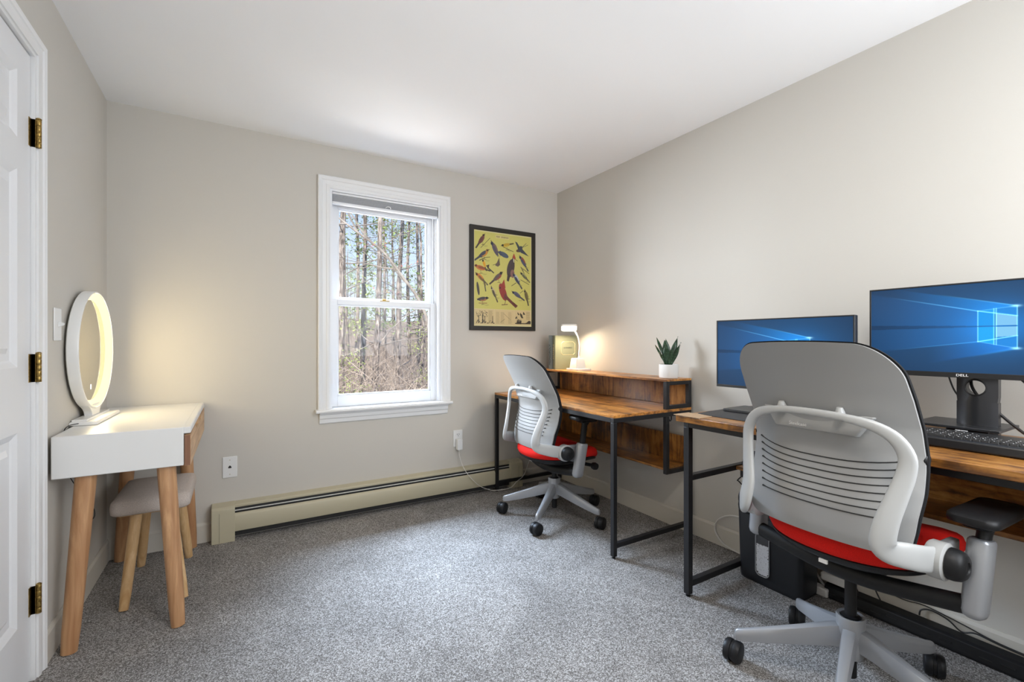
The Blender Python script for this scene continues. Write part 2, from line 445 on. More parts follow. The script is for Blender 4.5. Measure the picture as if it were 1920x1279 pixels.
win = struct(frame_sweep(MB(), [((WX0, .72), (-1, 0)), ((WX0, WZ1), (-1, 1)), ((WX1, WZ1), (1, 1)), ((WX1, .72), (1, 0))],
             casing_prof(.075), lambda x, z, q: (x, -q, z)), 'window_1', M['trim'], ang=20)
# jamb liner, tracks and sill
b = MB().box(WX0-.001, -.002, .72, WX0+.014, T, WZ1).box(WX1-.014, -.002, .72, WX1+.001, T, WZ1).box(WX0+.014, -.002, WZ1-.014, WX1-.014, T, WZ1)
b.box(WX0+.014, .0, WZ0, WX1-.014, T+.03, .722)
for x in (WX0+.014, WX1-.022): b.box(x, .042, .72, x+.008, .050, WZ1-.014).box(x, .084, .72, x+.008, .092, WZ1-.014)
struct(b, 'jamb_liner', M['vinyl'], win)
b = MB().prism([(-.050, .700), (-.054, .706), (-.054, .714), (-.050, .720), (.045, .722), (.045, .700)], 1.025, 1.965, axis='x')
struct(b, 'window_sill', M['trim'], win)
b = MB().prism([(0, .70), (-.034, .70), (-.030, .688), (-.022, .684), (-.020, .662), (-.014, .655), (-.012, .632), (-.006, .626), (0, .626)], 1.05, 1.94, axis='x')
struct(b, 'apron_moulding', M['trim'], win, ang=20)
def sash(name, y0, y1, x0, x1, z0, z1, sw, rb, rt):
    mb = MB().box(x0, y0, z0, x0+sw, y1, z1).box(x1-sw, y0, z0, x1, y1, z1).box(x0+sw, y0, z0, x1-sw, y1, z0+rb).box(x0+sw, y0, z1-rt, x1-sw, y1, z1)
    g = .010    # glazing bead
    mb.box(x0+sw, y0+.008, z0+rb, x0+sw+g, y1-.006, z1-rt).box(x1-sw-g, y0+.008, z0+rb, x1-sw, y1-.006, z1-rt)
    mb.box(x0+sw+g, y0+.008, z0+rb, x1-sw-g, y1-.006, z0+rb+g).box(x0+sw+g, y0+.008, z1-rt-g, x1-sw-g, y1-.006, z1-rt)
    s = struct(mb, name, M['vinyl'], win, bevel=.002)
    ym = (y0+y1)/2
    struct(MB().box(x0+sw+.002, ym-.002, z0+rb+.002, x1-sw-.002, ym+.002, z1-rt-.002), 'glass_pane', M['glass'], s, smooth=False)
    return s
sash('lower_sash', .050, .084, WX0+.016, WX1-.016, .724, 1.445, .040, .072, .034)
sash('upper_sash', .092, .124, WX0+.022, WX1-.022, 1.415, WZ1-.016, .044, .04, .085)
struct(MB().box(1.455, .052, 1.445, 1.525, .080, 1.452).box(1.475, .050, 1.452, 1.50, .064, 1.462), 'sash_lock', M['brass'], win, bevel=.002)
# blind rolled up at the top of the window
bt = Thing('window_blind', (1.50, .02, 2.072), 'grey cellular blind drawn right up under the head of the window', 'blind')
bt.part(MB().box(WX0+.016, .006, 2.136, WX1-.016, .046, 2.150), 'head_rail', M['vinyl'], bevel=.003)
mb = MB()
for k in range(6):
    z = 2.088+k*.0080
    mb.prism([(.012, z), (.0105, z+.004), (.012, z+.0080), (.044, z+.0080), (.044, z)], WX0+.018, WX1-.018, axis='x')
bt.part(mb, 'pleated_fabric', M['blind'], smooth=False)
br = bt.part(MB().box(WX0+.017, .007, 2.074, WX1-.017, .045, 2.088), 'bottom_rail', M['vinyl'], bevel=.003)
bt.part(MB().tube(smooth_path([(1.482, .006, 2.092), (1.488, -.004, 2.098), (1.50, -.006, 2.100), (1.512, -.004, 2.098), (1.518, .006, 2.092)], 4), .0028, 8), 'pull_handle', M['plate'], br)

# door -------------------------------------------------------------
dr = struct(frame_sweep(MB(), [((DY0, 0), (1, 0)), ((DY0, DZ), (1, 1)), ((DY1, DZ), (-1, 1)), ((DY1, 0), (-1, 0))],
            casing_prof(.056), lambda y, z, q: (q*.62, y, z)), 'door_1', M['trim'], ang=20)
b = MB().box(-T, DY0-.012, 0, .002, DY0+.002, DZ).box(-T, DY1-.002, 0, .002, DY1+.012, DZ).box(-T, DY1+.012, DZ-.012, .002, DY0-.012, DZ+.002)
struct(b, 'door_jamb', M['trim'], dr)
SY0, SY1, SX = DY0-.015, DY1+.016, -.010             # slab edges and face
ysec = [(SY0-.105, SY0-.105-.225), (SY1+.105+.225, SY1+.105)]
zsec = [(.235, .865), (1.075, 1.715), (1.815, 2.035)]
b = MB(); b.box(SX-.035, SY1, .012, SX-.012, SY0, DZ-.016)
ys = [SY0, ysec[0][0], ysec[0][1], ysec[1][0], ysec[1][1], SY1]
for a, c in ((ys[0], ys[1]), (ys[2], ys[3]), (ys[4], ys[5])): b.box(SX-.014, c, .012, SX, a, DZ-.016)
zr = [.012]+[z for p in zsec for z in p]+[DZ-.016]
for (a, c) in ysec:
    for k in range(0, 8, 2): b.box(SX-.014, c, zr[k], SX, a, zr[k+1])
slab = struct(b, 'door_slab', M['door'], dr, smooth=False)
for (a, c) in ysec:
    for z0, z1 in zsec:
        m1 = MB(); g = .010
        # sloped bead around the opening and a raised field in its middle
        for i, (i0, x0, i1, x1) in enumerate(((0, SX, .016, SX-.008), (.016, SX-.008, .022, SX-.012), (.045, SX-.012, .062, SX-.003))):
            q0 = [(x0, a-i0, z0+i0), (x0, a-i0, z1-i0), (x0, c+i0, z1-i0), (x0, c+i0, z0+i0)]
            q1 = [(x1, a-i1, z0+i1), (x1, a-i1, z1-i1), (x1, c+i1, z1-i1), (x1, c+i1, z0+i1)]
            m1.add(q0+q1, [(j, (j+1) % 4, (j+1) % 4+4, j+4) for j in range(4)])
        i1 = .062; m1.add([(SX-.003, a-i1, z0+i1), (SX-.003, a-i1, z1-i1), (SX-.003, c+i1, z1-i1), (SX-.003, c+i1, z0+i1)], [(0, 1, 2, 3)])
        struct(m1, 'door_panel', M['door'], slab, smooth=False)
for zc in (1.872, 1.068, .274):
    mb = MB().box(SX-.002, SY0-.014, zc-.048, SX+.002, SY0+.002, zc+.048)
    y = SY0+.006
    for k in range(5): mb.lathe((.010, y, zc-.048+k*.0194), [(.0070, 0), (.0075, .001), (.0075, .0178), (.0070, .0188)], 12)
    mb.lathe((.010, y, zc+.049), [(.008, 0), (.008, .003), (.004, .006)], 12)
    mb.box(SX, y-.003, zc-.048, .010, y+.003, zc+.048)
    struct(mb, 'hinge', M['brass'], slab)
# dark hall is not seen: the doorway is closed by the slab; a back board seals the opening
struct(MB().box(-T-.02, DY1-.05, 0, -T, DY0+.05, DZ+.05), 'trim_1', M['trim'], smooth=False)

# baseboard heater --------------------------------------------------
HX0, HX1 = .468, 2.562
ht = Thing('baseboard_heater', (1.5, -.035, 0), 'long cream baseboard heater running under the window', 'heater')
ht.part(MB().prism([(0, .188), (-.004, .188), (-.004, .200), (-.045, .194), (-.047, .186), (-.050, .188), (-.050, .198), (-.046, .203), (0, .212)], HX0+.05, HX1-.05, axis='x'), 'back_plate', M['heater'])
ht.part(MB().box(HX0+.08, -.046, .020, HX1-.08, -.0005, .187), 'fin_core_shade', M['dark'])  # fins as one black block, with the shade around them put into its colour
ht.part(MB().prism([(-.066, .058), (-.070, .054), (-.072, .06), (-.072, .142), (-.068, .150), (-.058, .158), (-.056, .155), (-.066, .146)], HX0+.06, HX1-.06, axis='x'), 'front_cover', M['heater'])
ht.part(MB().prism([(-.047, .1715), (-.056, .1685), (-.0565, .1700), (-.048, .1730)], HX0+.06, HX1-.06, axis='x'), 'damper_strip', M['sliver'])
for a, c, w in ((HX0, HX0+.115, 1), (HX1-.11, HX1, -1)):
    cap = [(0, 0), (-.078, 0), (-.078, .172), (-.074, .190), (-.062, .203), (-.045, .208), (0, .214)]
    pc = ht.part(MB().prism(cap, a, c, axis='x'), 'end_cap', M['heater'], bevel=.0015, ang=25)
    sx = HX0+.038 if w > 0 else HX1-.038
    ht.part(MB().box(sx-.0006, -.0786, .004, sx+.0006, -.0776, .172), 'seam_line', M['dark'], pc, smooth=False)

# wall plates -------------------------------------------------------
def plate_back(name, x, z, label, cat):
    t = Thing(name, (x, 0, z), label, cat)
    t.part(MB().box(x-.0375, -.006, z-.062, x+.0375, 0, z+.062), 'cover_plate', M['plate'], bevel=.003)
    return t
t = plate_back('phone_jack', .557, .417, 'white phone jack plate low on the wall left of the window', 'phone jack')
t.part(MB().prism([(-.008, -.006), (.008, -.006), (.008, .002), (.004, .006), (.004, .009), (-.004, .009), (-.004, .006), (-.008, .002)], -.0068, -.0055, axis='y', c=(.557, 0, .417)), 'jack_opening', M['slot'], smooth=False)
for dz in (-.042, .042): t.part(MB().lathe((.557, -.006, .417+dz), [(.003, 0), (.003, -.001)], 10, axis='y'), 'screw', M['heater'])
ox, oz = 2.027, .430
t = plate_back('wall_outlet', ox, oz, 'white duplex wall outlet right of the window with a white adapter in it', 'outlet')
for dz in (.028, -.028):
    rc = t.part(MB().prism(rrect(-.017, -.016, .017, .016, .009), -.0085, -.005, axis='y', c=(ox, 0, oz+dz)), 'receptacle', M['plate'])
    t.part(MB().box(ox-.009, -.0092, oz+dz-.002, ox-.006, -.0080, oz+dz+.008).box(ox+.006, -.0092, oz+dz-.002, ox+.009, -.0080, oz+dz+.008).lathe((ox, -.0080, oz+dz-.009), [(.003, 0), (.003, -.0012)], 8, axis='y'), 'slots', M['slot'], rc, smooth=False)
ad = Thing('power_adapter', (ox, -.02, .35), 'small white power adapter plugged into the outlet, its cord dropping behind the desk leg', 'power adapter')
ad.part(MB().prism(rrect(-.021, -.052, .021, .030, .006), -.046, -.0095, axis='y', c=(ox, 0, oz-.030)), 'adapter_body', M['plate'], bevel=.003)
pth = smooth_path([(ox-.002, -.035, .352), (ox-.002, -.040, .30), (2.045, -.075, .215), (2.085, -.100, .150), (2.16, -.100, .075), (2.235, -.100, .035), (2.30, -.105, .018), (2.42, -.115, .020), (2.49, -.100, .055), (2.56, -.085, .085), (2.62, -.055, .15), (2.68, -.04, .26)], 6)
ad.part(MB().tube(pth, .0022, 8), 'cord', M['cord_w'])
# light switch, left wall
t = Thing('light_switch', (0, -.785, 1.225), 'white toggle light switch on the left wall behind the round mirror', 'light switch')
t.part(MB().box(0, -.825, 1.162, .006, -.747, 1.288), 'cover_plate', M['plate'], bevel=.003)
t.part(MB().prism([(.006, 1.214), (.022, 1.222), (.024, 1.228), (.021, 1.231), (.006, 1.236)], -.790, -.781, axis='y'), 'toggle', M['plate'], bevel=.001)

# ------------------------------------------------------------------ painted surfaces: poster and screens (colours per vertex)
def srgb(c): 
    c = np.asarray(c, dtype=float)/255.0
    return np.where(c <= 0.04045, c/12.92, ((c+0.055)/1.055)**2.4)
def color_grid(name, img, P0, U, V, mat, parent, off):
    """img rows go down; P0 top left corner, U to the right, V down"""
    h, w = img.shape[:2]
    P0 = np.array(P0)-np.array(off); U = np.array(U); V = np.array(V)
    uu, vv = np.meshgrid(np.linspace(0, 1, w), np.linspace(0, 1, h))
    co = P0+uu[..., None]*U+vv[..., None]*V
    idx = np.arange(w*h).reshape(h, w)
    f = np.stack([idx[:-1, :-1], idx[1:, :-1], idx[1:, 1:], idx[:-1, 1:]], -1).reshape(-1, 4)
    me = bpy.data.meshes.new(name); me.from_pydata(co.reshape(-1, 3).tolist(), [], f.tolist()); me.update()
    ca = me.color_attributes.new('col', 'FLOAT_COLOR', 'POINT')
    rgba = np.ones((h*w, 4)); rgba[:, :3] = img.reshape(-1, 3); ca.data.foreach_set('color', rgba.ravel())
    me.materials.append(mat); o = bpy.data.objects.new(name, me); COL.objects.link(o); o.parent = parent; return o
class Paint:
    def __init__(s, w, h, asp, bg):
        s.im = np.ones((h, w, 3))*srgb(bg); s.X, s.Y = np.meshgrid((np.arange(w)+.5)/w, (np.arange(h)+.5)/h*asp)   # y in units of width
    def ell(s, x, y, a, b, ang, c, al=1.0):
        ca, sa = math.cos(R(ang)), math.sin(R(ang)); dx, dy = s.X-x, s.Y-y
        u, v = dx*ca+dy*sa, -dx*sa+dy*ca; m = (u/a)**2+(v/b)**2 <= 1; s.im[m] = s.im[m]*(1-al)+srgb(c)*al
    def poly(s, pts, c):
        m = np.zeros(s.X.shape, bool); n = len(pts)
        for i in range(n):
            x0, y0 = pts[i]; x1, y1 = pts[(i+1) % n]
            if y0 == y1: continue
            cr = ((s.Y >= min(y0, y1)) & (s.Y < max(y0, y1)) & (s.X < (x1-x0)*(s.Y-y0)/(y1-y0)+x0)); m ^= cr
        s.im[m] = srgb(c)
    def line(s, x0, y0, x1, y1, w, c):
        dx, dy = x1-x0, y1-y0; L2 = dx*dx+dy*dy; t = np.clip(((s.X-x0)*dx+(s.Y-y0)*dy)/L2, 0, 1)
        m = (s.X-x0-t*dx)**2+(s.Y-y0-t*dy)**2 < (w/2)**2; s.im[m] = srgb(c)
    def rect(s, x0, y0, x1, y1, c, al=1.0):
        m = (s.X >= x0) & (s.X < x1) & (s.Y >= y0) & (s.Y < y1); s.im[m] = s.im[m]*(1-al)+srgb(c)*al
ASP = 1.36
pa = Paint(300, 408, ASP, (214, 205, 112))
rng = np.random.default_rng(3)
pa.rect(.03, .0, .98, .02, (222, 212, 130))
def bird(x, y, L, ang, body, belly, head, tail, flip=1, tl=.55, wing=None, legs=True, crest=None):
    """x, y body centre, L body length, ang direction of the head (degrees, y down)"""
    ca, sa = math.cos(R(ang)), math.sin(R(ang))
    def P(u, v): return (x+(u*ca-v*sa*flip)*L, y+(u*sa+v*ca*flip)*L)
    if legs:
        a = P(-.05, .2); pa.line(a[0], a[1], a[0]+.004, a[1]+.045, .005, (90, 70, 40)); pa.line(a[0]-.02, a[1]+.05, a[0]+.03, a[1]+.042, .006, (90, 70, 40))
    pa.poly([P(-.35, -.10), P(-.35, .08), P(-.5-tl, .06), P(-.52-tl, -.08)], tail)
    pa.ell(x, y, .48*L, .20*L, ang, body); q = P(.08, .07); pa.ell(q[0], q[1], .34*L, .14*L, ang, belly)
    q = P(-.12, -.04); pa.ell(q[0], q[1], .38*L, .11*L, ang+6*flip, wing or body)
    q = P(.46, -.05); pa.ell(q[0], q[1], .15*L, .13*L, ang, head)
    pa.poly([P(.57, -.10), P(.57, .01), P(.76, -.02)], (60, 50, 30))
    if crest: pa.poly([P(.36, -.12), P(.56, -.12), P(.42, -.40)], crest)
    q = P(.48, -.08); pa.ell(q[0], q[1], .012, .012, 0, (20, 18, 15))
    lx, ly = x+.03, y+.32*L+.03
    pa.rect(lx, ly, lx+.07, ly+.006, (170, 160, 90)); pa.rect(lx+.01, ly+.013, lx+.055, ly+.018, (176, 166, 95))
DK, BR, OR = (62, 52, 52), (120, 62, 50), (214, 128, 40)
bird(.130, .135, .15, -55, (105, 58, 55), (122, 68, 60), (118, 58, 58), (58, 48, 44)); pa.line(.12, .25, .27, .10, .007, (70, 62, 40))
bird(.165, .335, .17, -35, (70, 72, 86), (208, 140, 50), (180, 130, 60), (66, 66, 76), wing=(68, 68, 80)); pa.line(.10, .43, .19, .385, .012, (80, 66, 42)); pa.line(.19, .385, .27, .37, .008, (80, 66, 42))
bird(.355, .245, .19, -118, (94, 84, 98), (126, 100, 92), (66, 66, 88), (70, 80, 100), tl=.1); pa.ell(.505, .315, .085, .036, 20, (82, 92, 112))
pa.poly([(.40, .28), (.45, .262), (.48, .33), (.44, .33)], (72, 80, 100))
bird(.545, .170, .13, 165, (196, 158, 48), (214, 178, 60), (74, 66, 40), (96, 84, 52), flip=-1); pa.line(.49, .20, .67, .255, .008, (80, 66, 42))
pa.poly([(.70, .10), (.735, .11), (.80, .19), (.76, .22)], (66, 72, 76)); pa.poly([(.78, .18), (.83, .20), (.95, .30), (.80, .255)], (64, 68, 80)); pa.ell(.79, .205, .035, .055, 40, (64, 72, 86)); pa.ell(.745, .235, .024, .02, 0, (96, 62, 54))
pa.line(.82, .18, .90, .11, .007, (58, 58, 60)); pa.line(.82, .18, .93, .13, .006, (58, 58, 60))
# woodpecker
pa.ell(.625, .50, .062, .14, 14, (76, 62, 62)); pa.poly([(.57, .58), (.62, .60), (.59, .70), (.555, .69)], (66, 54, 52)); pa.ell(.655, .58, .036, .06, 0, (146, 104, 96))
pa.ell(.672, .375, .022, .05, 0, (66, 58, 56)); pa.ell(.678, .37, .008, .045, 0, (222, 214, 190)); pa.poly([(.655, .335), (.68, .275), (.715, .35), (.69, .37)], (182, 74, 50)); pa.line(.70, .36, .745, .385, .008, (96, 88, 60))
bird(.845, .385, .16, -125, (84, 84, 108), (166, 82, 52), (80, 74, 96), (70, 68, 80), wing=(82, 82, 104))
pa.poly([(.37, .47), (.425, .36), (.44, .47), (.40, .50)], (104, 92, 74)); pa.ell(.395, .46, .04, .022, -40, (112, 92, 80)); pa.line(.32, .48, .38, .46, .008, (84, 74, 58))
bird(.115, .535, .16, 192, (196, 108, 54), (208, 124, 64), (176, 92, 48), (84, 70, 54), flip=-1, wing=(150, 82, 48)); bird(.175, .475, .10, -110, (224, 160, 34), (232, 172, 44), (70, 52, 36), (80, 60, 42), legs=False)
pa.poly([(.20, .50), (.26, .475), (.25, .53)], (78, 58, 44)); pa.line(.23, .52, .33, .59, .018, (74, 66, 60)); pa.line(.80, .47, .95, .555, .009, (76, 66, 42)); pa.line(.83, .49, .87, .58, .016, (150, 140, 84)); pa.line(.81, .48, .84, .53, .010, (90, 80, 52))
bird(.400, .645, .17, -40, (104, 84, 80), (158, 76, 56), (70, 60, 54), (76, 66, 58)); 
bird(.115, .67, .15, -140, (206, 122, 50), (222, 142, 62), (150, 82, 50), (100, 90, 66), wing=(128, 98, 62)); pa.line(.18, .76, .20, .86, .016, (72, 68, 60)); pa.line(.16, .70, .19, .78, .02, (110, 92, 60))
bird(.730, .655, .16, -125, (86, 96, 120), (196, 196, 196), (86, 98, 124), (72, 74, 88), wing=(60, 64, 84)); pa.line(.64, .76, .72, .71, .009, (80, 66, 42))
bird(.865, .60, .13, -140, (100, 96, 68), (170, 162, 110), (84, 80, 62), (84, 78, 58)); pa.line(.80, .66, .95, .72, .009, (82, 70, 44))
pa.ell(.075, .83, .020, .095, -9, (76, 70, 66)); bird(.150, .975, .15, -8, (70, 60, 64), (176, 116, 70), (64, 56, 60), (66, 58, 58), tl=.1, wing=(70, 60, 66)); pa.line(.09, 1.035, .22, 1.03, .010, (150, 98, 60))
bird(.335, .87, .14, -115, (130, 118, 82), (206, 186, 140), (180, 168, 136), (84, 74, 54), wing=(84, 74, 56), tl=.6)
# cardinal
pa.ell(.49, .86, .055, .13, -22, (158, 52, 44)); pa.poly([(.44, .79), (.51, .67), (.535, .80)], (166, 60, 44)); pa.ell(.475, .785, .036, .034, 0, (160, 54, 42)); pa.poly([(.53, .87), (.58, .93), (.74, 1.055), (.70, 1.075), (.56, .97), (.50, .95)], (112, 54, 48))
pa.poly([(.66, .99), (.75, 1.05), (.71, 1.085), (.64, 1.02)], (104, 50, 44)); pa.line(.54, .97, .52, 1.035, .008, (90, 66, 44)); pa.line(.47, 1.045, .57, 1.035, .012, (120, 84, 60)); pa.ell(.44, .80, .016, .012, 0, (60, 40, 30))
bird(.735, .885, .15, -150, (86, 86, 108), (104, 102, 122), (82, 84, 108), (78, 74, 84)); pa.line(.79, .86, .845, .82, .008, (100, 88, 58))
bird(.905, .895, .15, -105, (106, 92, 56), (128, 112, 68), (134, 118, 70), (78, 68, 46), tl=.5)
# title strip and bottom key
pa.rect(.365, .045, .60, .088, (224, 206, 140))
for k in range(13):
    if k in (4,): continue
    pa.rect(.378+k*.0163, .055, .388+k*.0163, .078 if k % 3 else .074, (150, 132, 78))
pa.rect(0, 1.115, 1, ASP, (222, 200, 148)); pa.line(0, 1.115, 1, 1.115, .004, (236, 222, 176))
pa.line(.345, 1.12, .345, 1.33, .004, (236, 220, 180)); pa.line(.685, 1.12, .685, 1.33, .004, (236, 220, 180))
for k in range(50):
    x, y = .03+rng.random()*.20, 1.14+rng.random()*.10; pa.ell(x, y, .007, .004, rng.random()*180, (70, 52, 36))
for x, w, y0 in ((.085, .018, 1.20), (.150, .022, 1.17), (.185, .016, 1.21), (.315, .016, 1.21)): pa.poly([(x-w/2, 1.315), (x+w/2, 1.315), (x+w/5, y0), (x-w/5, y0)], (58, 44, 32))
for k in range(9): x = .05+k*.034; pa.line(x, 1.315, x+.02, 1.275+.02*(k % 3), .010, (64, 48, 34))
for k in range(24): pa.rect(.245, 1.135+k*.0075, .30+.02*rng.random(), 1.138+k*.0075, (176, 152, 108))
for c0 in (.37, .45, .58):
    for k in range(22): pa.rect(c0, 1.15+k*.0078, c0+.05+.015*rng.random(), 1.153+k*.0078, (188, 164, 118))
pa.line(.50, 1.17, .62, 1.26, .006, (170, 146, 104)); pa.line(.45, 1.30, .52, 1.25, .005, (120, 98, 70))
for k in range(9): x, y = .72+rng.random()*.15, 1.14+rng.random()*.10; pa.ell(x, y, .010, .022, rng.random()*80-40, (60, 46, 32)); pa.line(x, y, x+.02, y+.012, .008, (60, 46, 32))
for k in range(26): x = .70+rng.random()*.11; pa.line(x, 1.315, x+.03*rng.random(), 1.25+.04*rng.random(), .008, (62, 48, 34))
pa.poly([(.84, 1.315), (.985, 1.315), (.985, 1.275), (.95, 1.265), (.91, 1.295)], (66, 50, 36)); pa.rect(.70, 1.305, .985, 1.318, (66, 50, 36))
for k in range(16): pa.rect(.90, 1.135+k*.0075, .96+.015*rng.random(), 1.138+k*.0075, (176, 152, 108))
for x0, x1, y0, y1 in ((0, .018, 0, ASP), (.982, 1, 0, ASP), (0, 1, 0, .016), (0, 1, ASP-.024, ASP)): pa.rect(x0, y0, x1, y1, (232, 220, 168))
PX0, PX1, PZ0, PZ1 = 2.122, 2.722, 1.250, 2.062
po = Thing('framed_poster', (2.42, 0, PZ0), 'black framed poster of many painted birds on a yellow green ground beside the window', 'poster')
fw = .034
po.part(frame_sweep(MB(), [((PX0+fw, PZ0+fw), (-1, -1)), ((PX0+fw, PZ1-fw), (-1, 1)), ((PX1-fw, PZ1-fw), (1, 1)), ((PX1-fw, PZ0+fw), (1, -1))],
        [(0, .002), (0, .018), (.003, .022), (fw-.003, .022), (fw, .020), (fw, .002)], lambda x, z, q: (x, -q, z), closed=True), 'frame', M['frameblk'], ang=25)
a = color_grid('print', pa.im, (PX0+fw-.001, -.010, PZ1-fw+.001), (PX1-PX0-2*fw+.002, 0, 0), (0, 0, -(PZ1-PZ0-2*fw+.002)), M['poster'], po.o, po.loc)
po.part(MB().box(PX0+.01, -.008, PZ0+.01, PX1-.01, -.001, PZ1-.01), 'backing_board', M['pages'], smooth=False)
po.part(MB().box(PX0+fw-.001, -.0145, PZ0+fw-.001, PX1-fw+.001, -.013, PZ1-fw+.001), 'glazing', M['pglass'], smooth=False)

def wallpaper(w, h):
    u, v = np.meshgrid(np.linspace(0, 1, w), np.linspace(0, 1, h)); asp = w/h
    base = srgb((26, 70, 112))[None, None]*np.ones((h, w, 1))
    edge = np.clip(1-((u-.45)**2*1.6+(v-.45)**2*1.4), 0, 1)
    im = base*(.45+.55*edge[..., None])
    def glow(c, k): 
        nonlocal im; im = im+np.clip(k, 0, 4)[..., None]*srgb(c)
    d = np.sqrt(((u-.66)*1.3)**2+((v-.48)/1.1)**2)
    glow((0, 130, 225), .55*np.exp(-(d/.20)**2)); glow((0, 95, 150), .26*np.exp(-(d/.45)**2))
    # wedge of light to the left of the window
    top = .31+(u-.56)*.475; bot = .65-(u-.56)*.235
    s = np.clip((v-top)/.03+.5, 0, 1)*np.clip((bot-v)/.03+.5, 0, 1)*(u < .56)
    glow((30, 130, 225), s*(.34*np.clip(u/.56, 0, 1)**1.6+.05))
    top2 = .27+(u-.729)*.46
    s2 = np.clip((v-top2)/.012+.5, 0, 1)*np.clip((top-v)/.03+.5, 0, 1)*(u < .729)
    glow((0, 140, 235), s2*.60*np.clip((u-.1)/.55, 0, 1)**1.6)
    bot2 = .72-(u-.729)*.46
    s3 = np.clip((bot2-v)/.02+.5, 0, 1)*np.clip((v-bot)/.03+.5, 0, 1)*(u < .729)
    glow((0, 125, 235), s3*.60*np.clip((u-.3)/.4, 0, 1)**1.6)
    def ray(x0, y0, x1, y1, wd, c, k, fade=True):
        dx, dy = x1-x0, (y1-y0)/asp; L2 = dx*dx+dy*dy; t = np.clip(((u-x0)*dx+(v-y0)/asp*dy)/L2, 0, 1)
        dd = np.sqrt((u-x0-t*dx)**2+((v-y0)/asp-t*dy)**2); glow(c, k*np.exp(-(dd/wd)**2)*((1-t)**1.2 if fade else 1))
    bl = (v > .480-.006-.03*np.clip((.56-u)/.56, 0, 1)) & (v < .488+.012*np.clip((.56-u)/.56, 0, 1)) & (u < .56)
    im[bl] = im[bl]*.62
    def quad(x0, x1, t0, t1, b0, b1, c, k):
        tt = t0+(t1-t0)*(u-x0)/(x1-x0); bb = b0+(b1-b0)*(u-x0)/(x1-x0)
        m = (u > x0) & (u < x1) & (v > tt) & (v < bb); im[m] = im[m]*(1-k)+srgb(c)*k
    quad(.560, .632, .31, .292, .474, .474, (20, 160, 245), .9); quad(.560, .632, .488, .488, .65, .676, (24, 175, 252), .9)
    quad(.640, .729, .290, .27, .474, .474, (26, 140, 225), .9); quad(.640, .729, .488, .488, .68, .72, (26, 140, 225), .9)
    quad(.640, .729, .345, .375, .474, .474, (135, 205, 245), .85); quad(.640, .729, .488, .488, .60, .585, (140, 210, 246), .85)
    CY = (140, 225, 255)
    for x, a0, a1 in ((.560, .31, .65), (.631, .29, .68), (.641, .288, .683), (.729, .27, .72)):
        ray(x, a0, x, .474, .0022, CY, .8, False); ray(x, .488, x, a1, .0022, CY, .8, False)
    ray(.56, .31, .10, .092, .003, (110, 200, 255), .75); ray(.56, .65, .10, .758, .003, (80, 180, 250), .45)
    ray(.729, .27, .35, .09, .0032, (100, 195, 255), .6); ray(.729, .72, .50, .83, .006, (60, 160, 240), .4)
    ray(.56, .31, .729, .375, .0028, CY, .9, False); ray(.56, .65, .729, .585, .0028, CY, .9, False)
    ray(.56, .31, .729, .27, .0018, CY, .35, False); ray(.56, .65, .729, .72, .0018, CY, .35, False)
    for y0 in (.27, .72): glow((170, 235, 255), .9*np.exp(-(((u-.725)/.018)**2+((v-y0)/.012)**2)))
    return np.clip(im, 0, 1.2)
WP = wallpaper(460, 260)

# ------------------------------------------------------------------ vanity table, mirror and stool
VT = Thing('vanity_table', (.215, -.455, 0), 'white vanity table with wooden drawer fronts and four splayed wooden legs by the left wall', 'vanity table')
vx, vy0, vy1, vz0, vz1 = .432, -.900, -.012, .652, .810
VT.part(MB().box(.013, vy0, vz0+.002, vx-.024, vy1, vz1), 'body', M['lacquer'], bevel=.003)
VT.part(MB().prism([(vx-.026, vz1-.026), (vx-.003, vz1-.026), (vx, vz1-.023), (vx, vz1-.004), (vx-.004, vz1), (vx-.026, vz1)], vy0, vy1, axis='y'), 'top_edge', M['lacquer'], bevel=.002)
dw = (vy1-vy0)/2
for k in range(2):
    a0 = vy0+.001+k*dw; a1 = a0+dw-.003
    yh0, yh1 = (a1-.17, a1-.02) if k == 0 else (a0+.02, a0+.17)
    poly = [(a0, vz0), (a1, vz0), (a1, vz1-.032), (yh1, vz1-.032), (yh1, vz1-.052), (yh0, vz1-.052), (yh0, vz1-.032), (a0, vz1-.032)]
    df = VT.part(MB().prism(poly, vx-.022, vx-.001, axis='x'), 'drawer_front', M['drawer'], smooth=False)
    if k == 0: VT.part(MB().box(vx-.0215, a0-.0015, vz0+.001, vx-.002, a0+.001, vz1-.033), 'end_grain_edge', M['endgrain'], df, label='darker end grain edge', smooth=False)
for (tx, ty), (fx, fy) in (((.100, -.850), (.058, -.880)), ((.345, -.845), (.388, -.885)), ((.108, -.075), (.062, -.045)), ((.345, -.075), (.375, -.048))):
    mb = MB(); n = 8; pts = []; rs = []
    for i in range(n+1):
        t = i/n; pts.append((tx+(fx-tx)*t, ty+(fy-ty)*t, (vz0+.002)*(1-t)+.002*t)); rs.append(.0325-.006*t)
    rs[-1] = .024
    VT.part(mb.tube(pts, rs, 24), 'leg', M['legwood'])

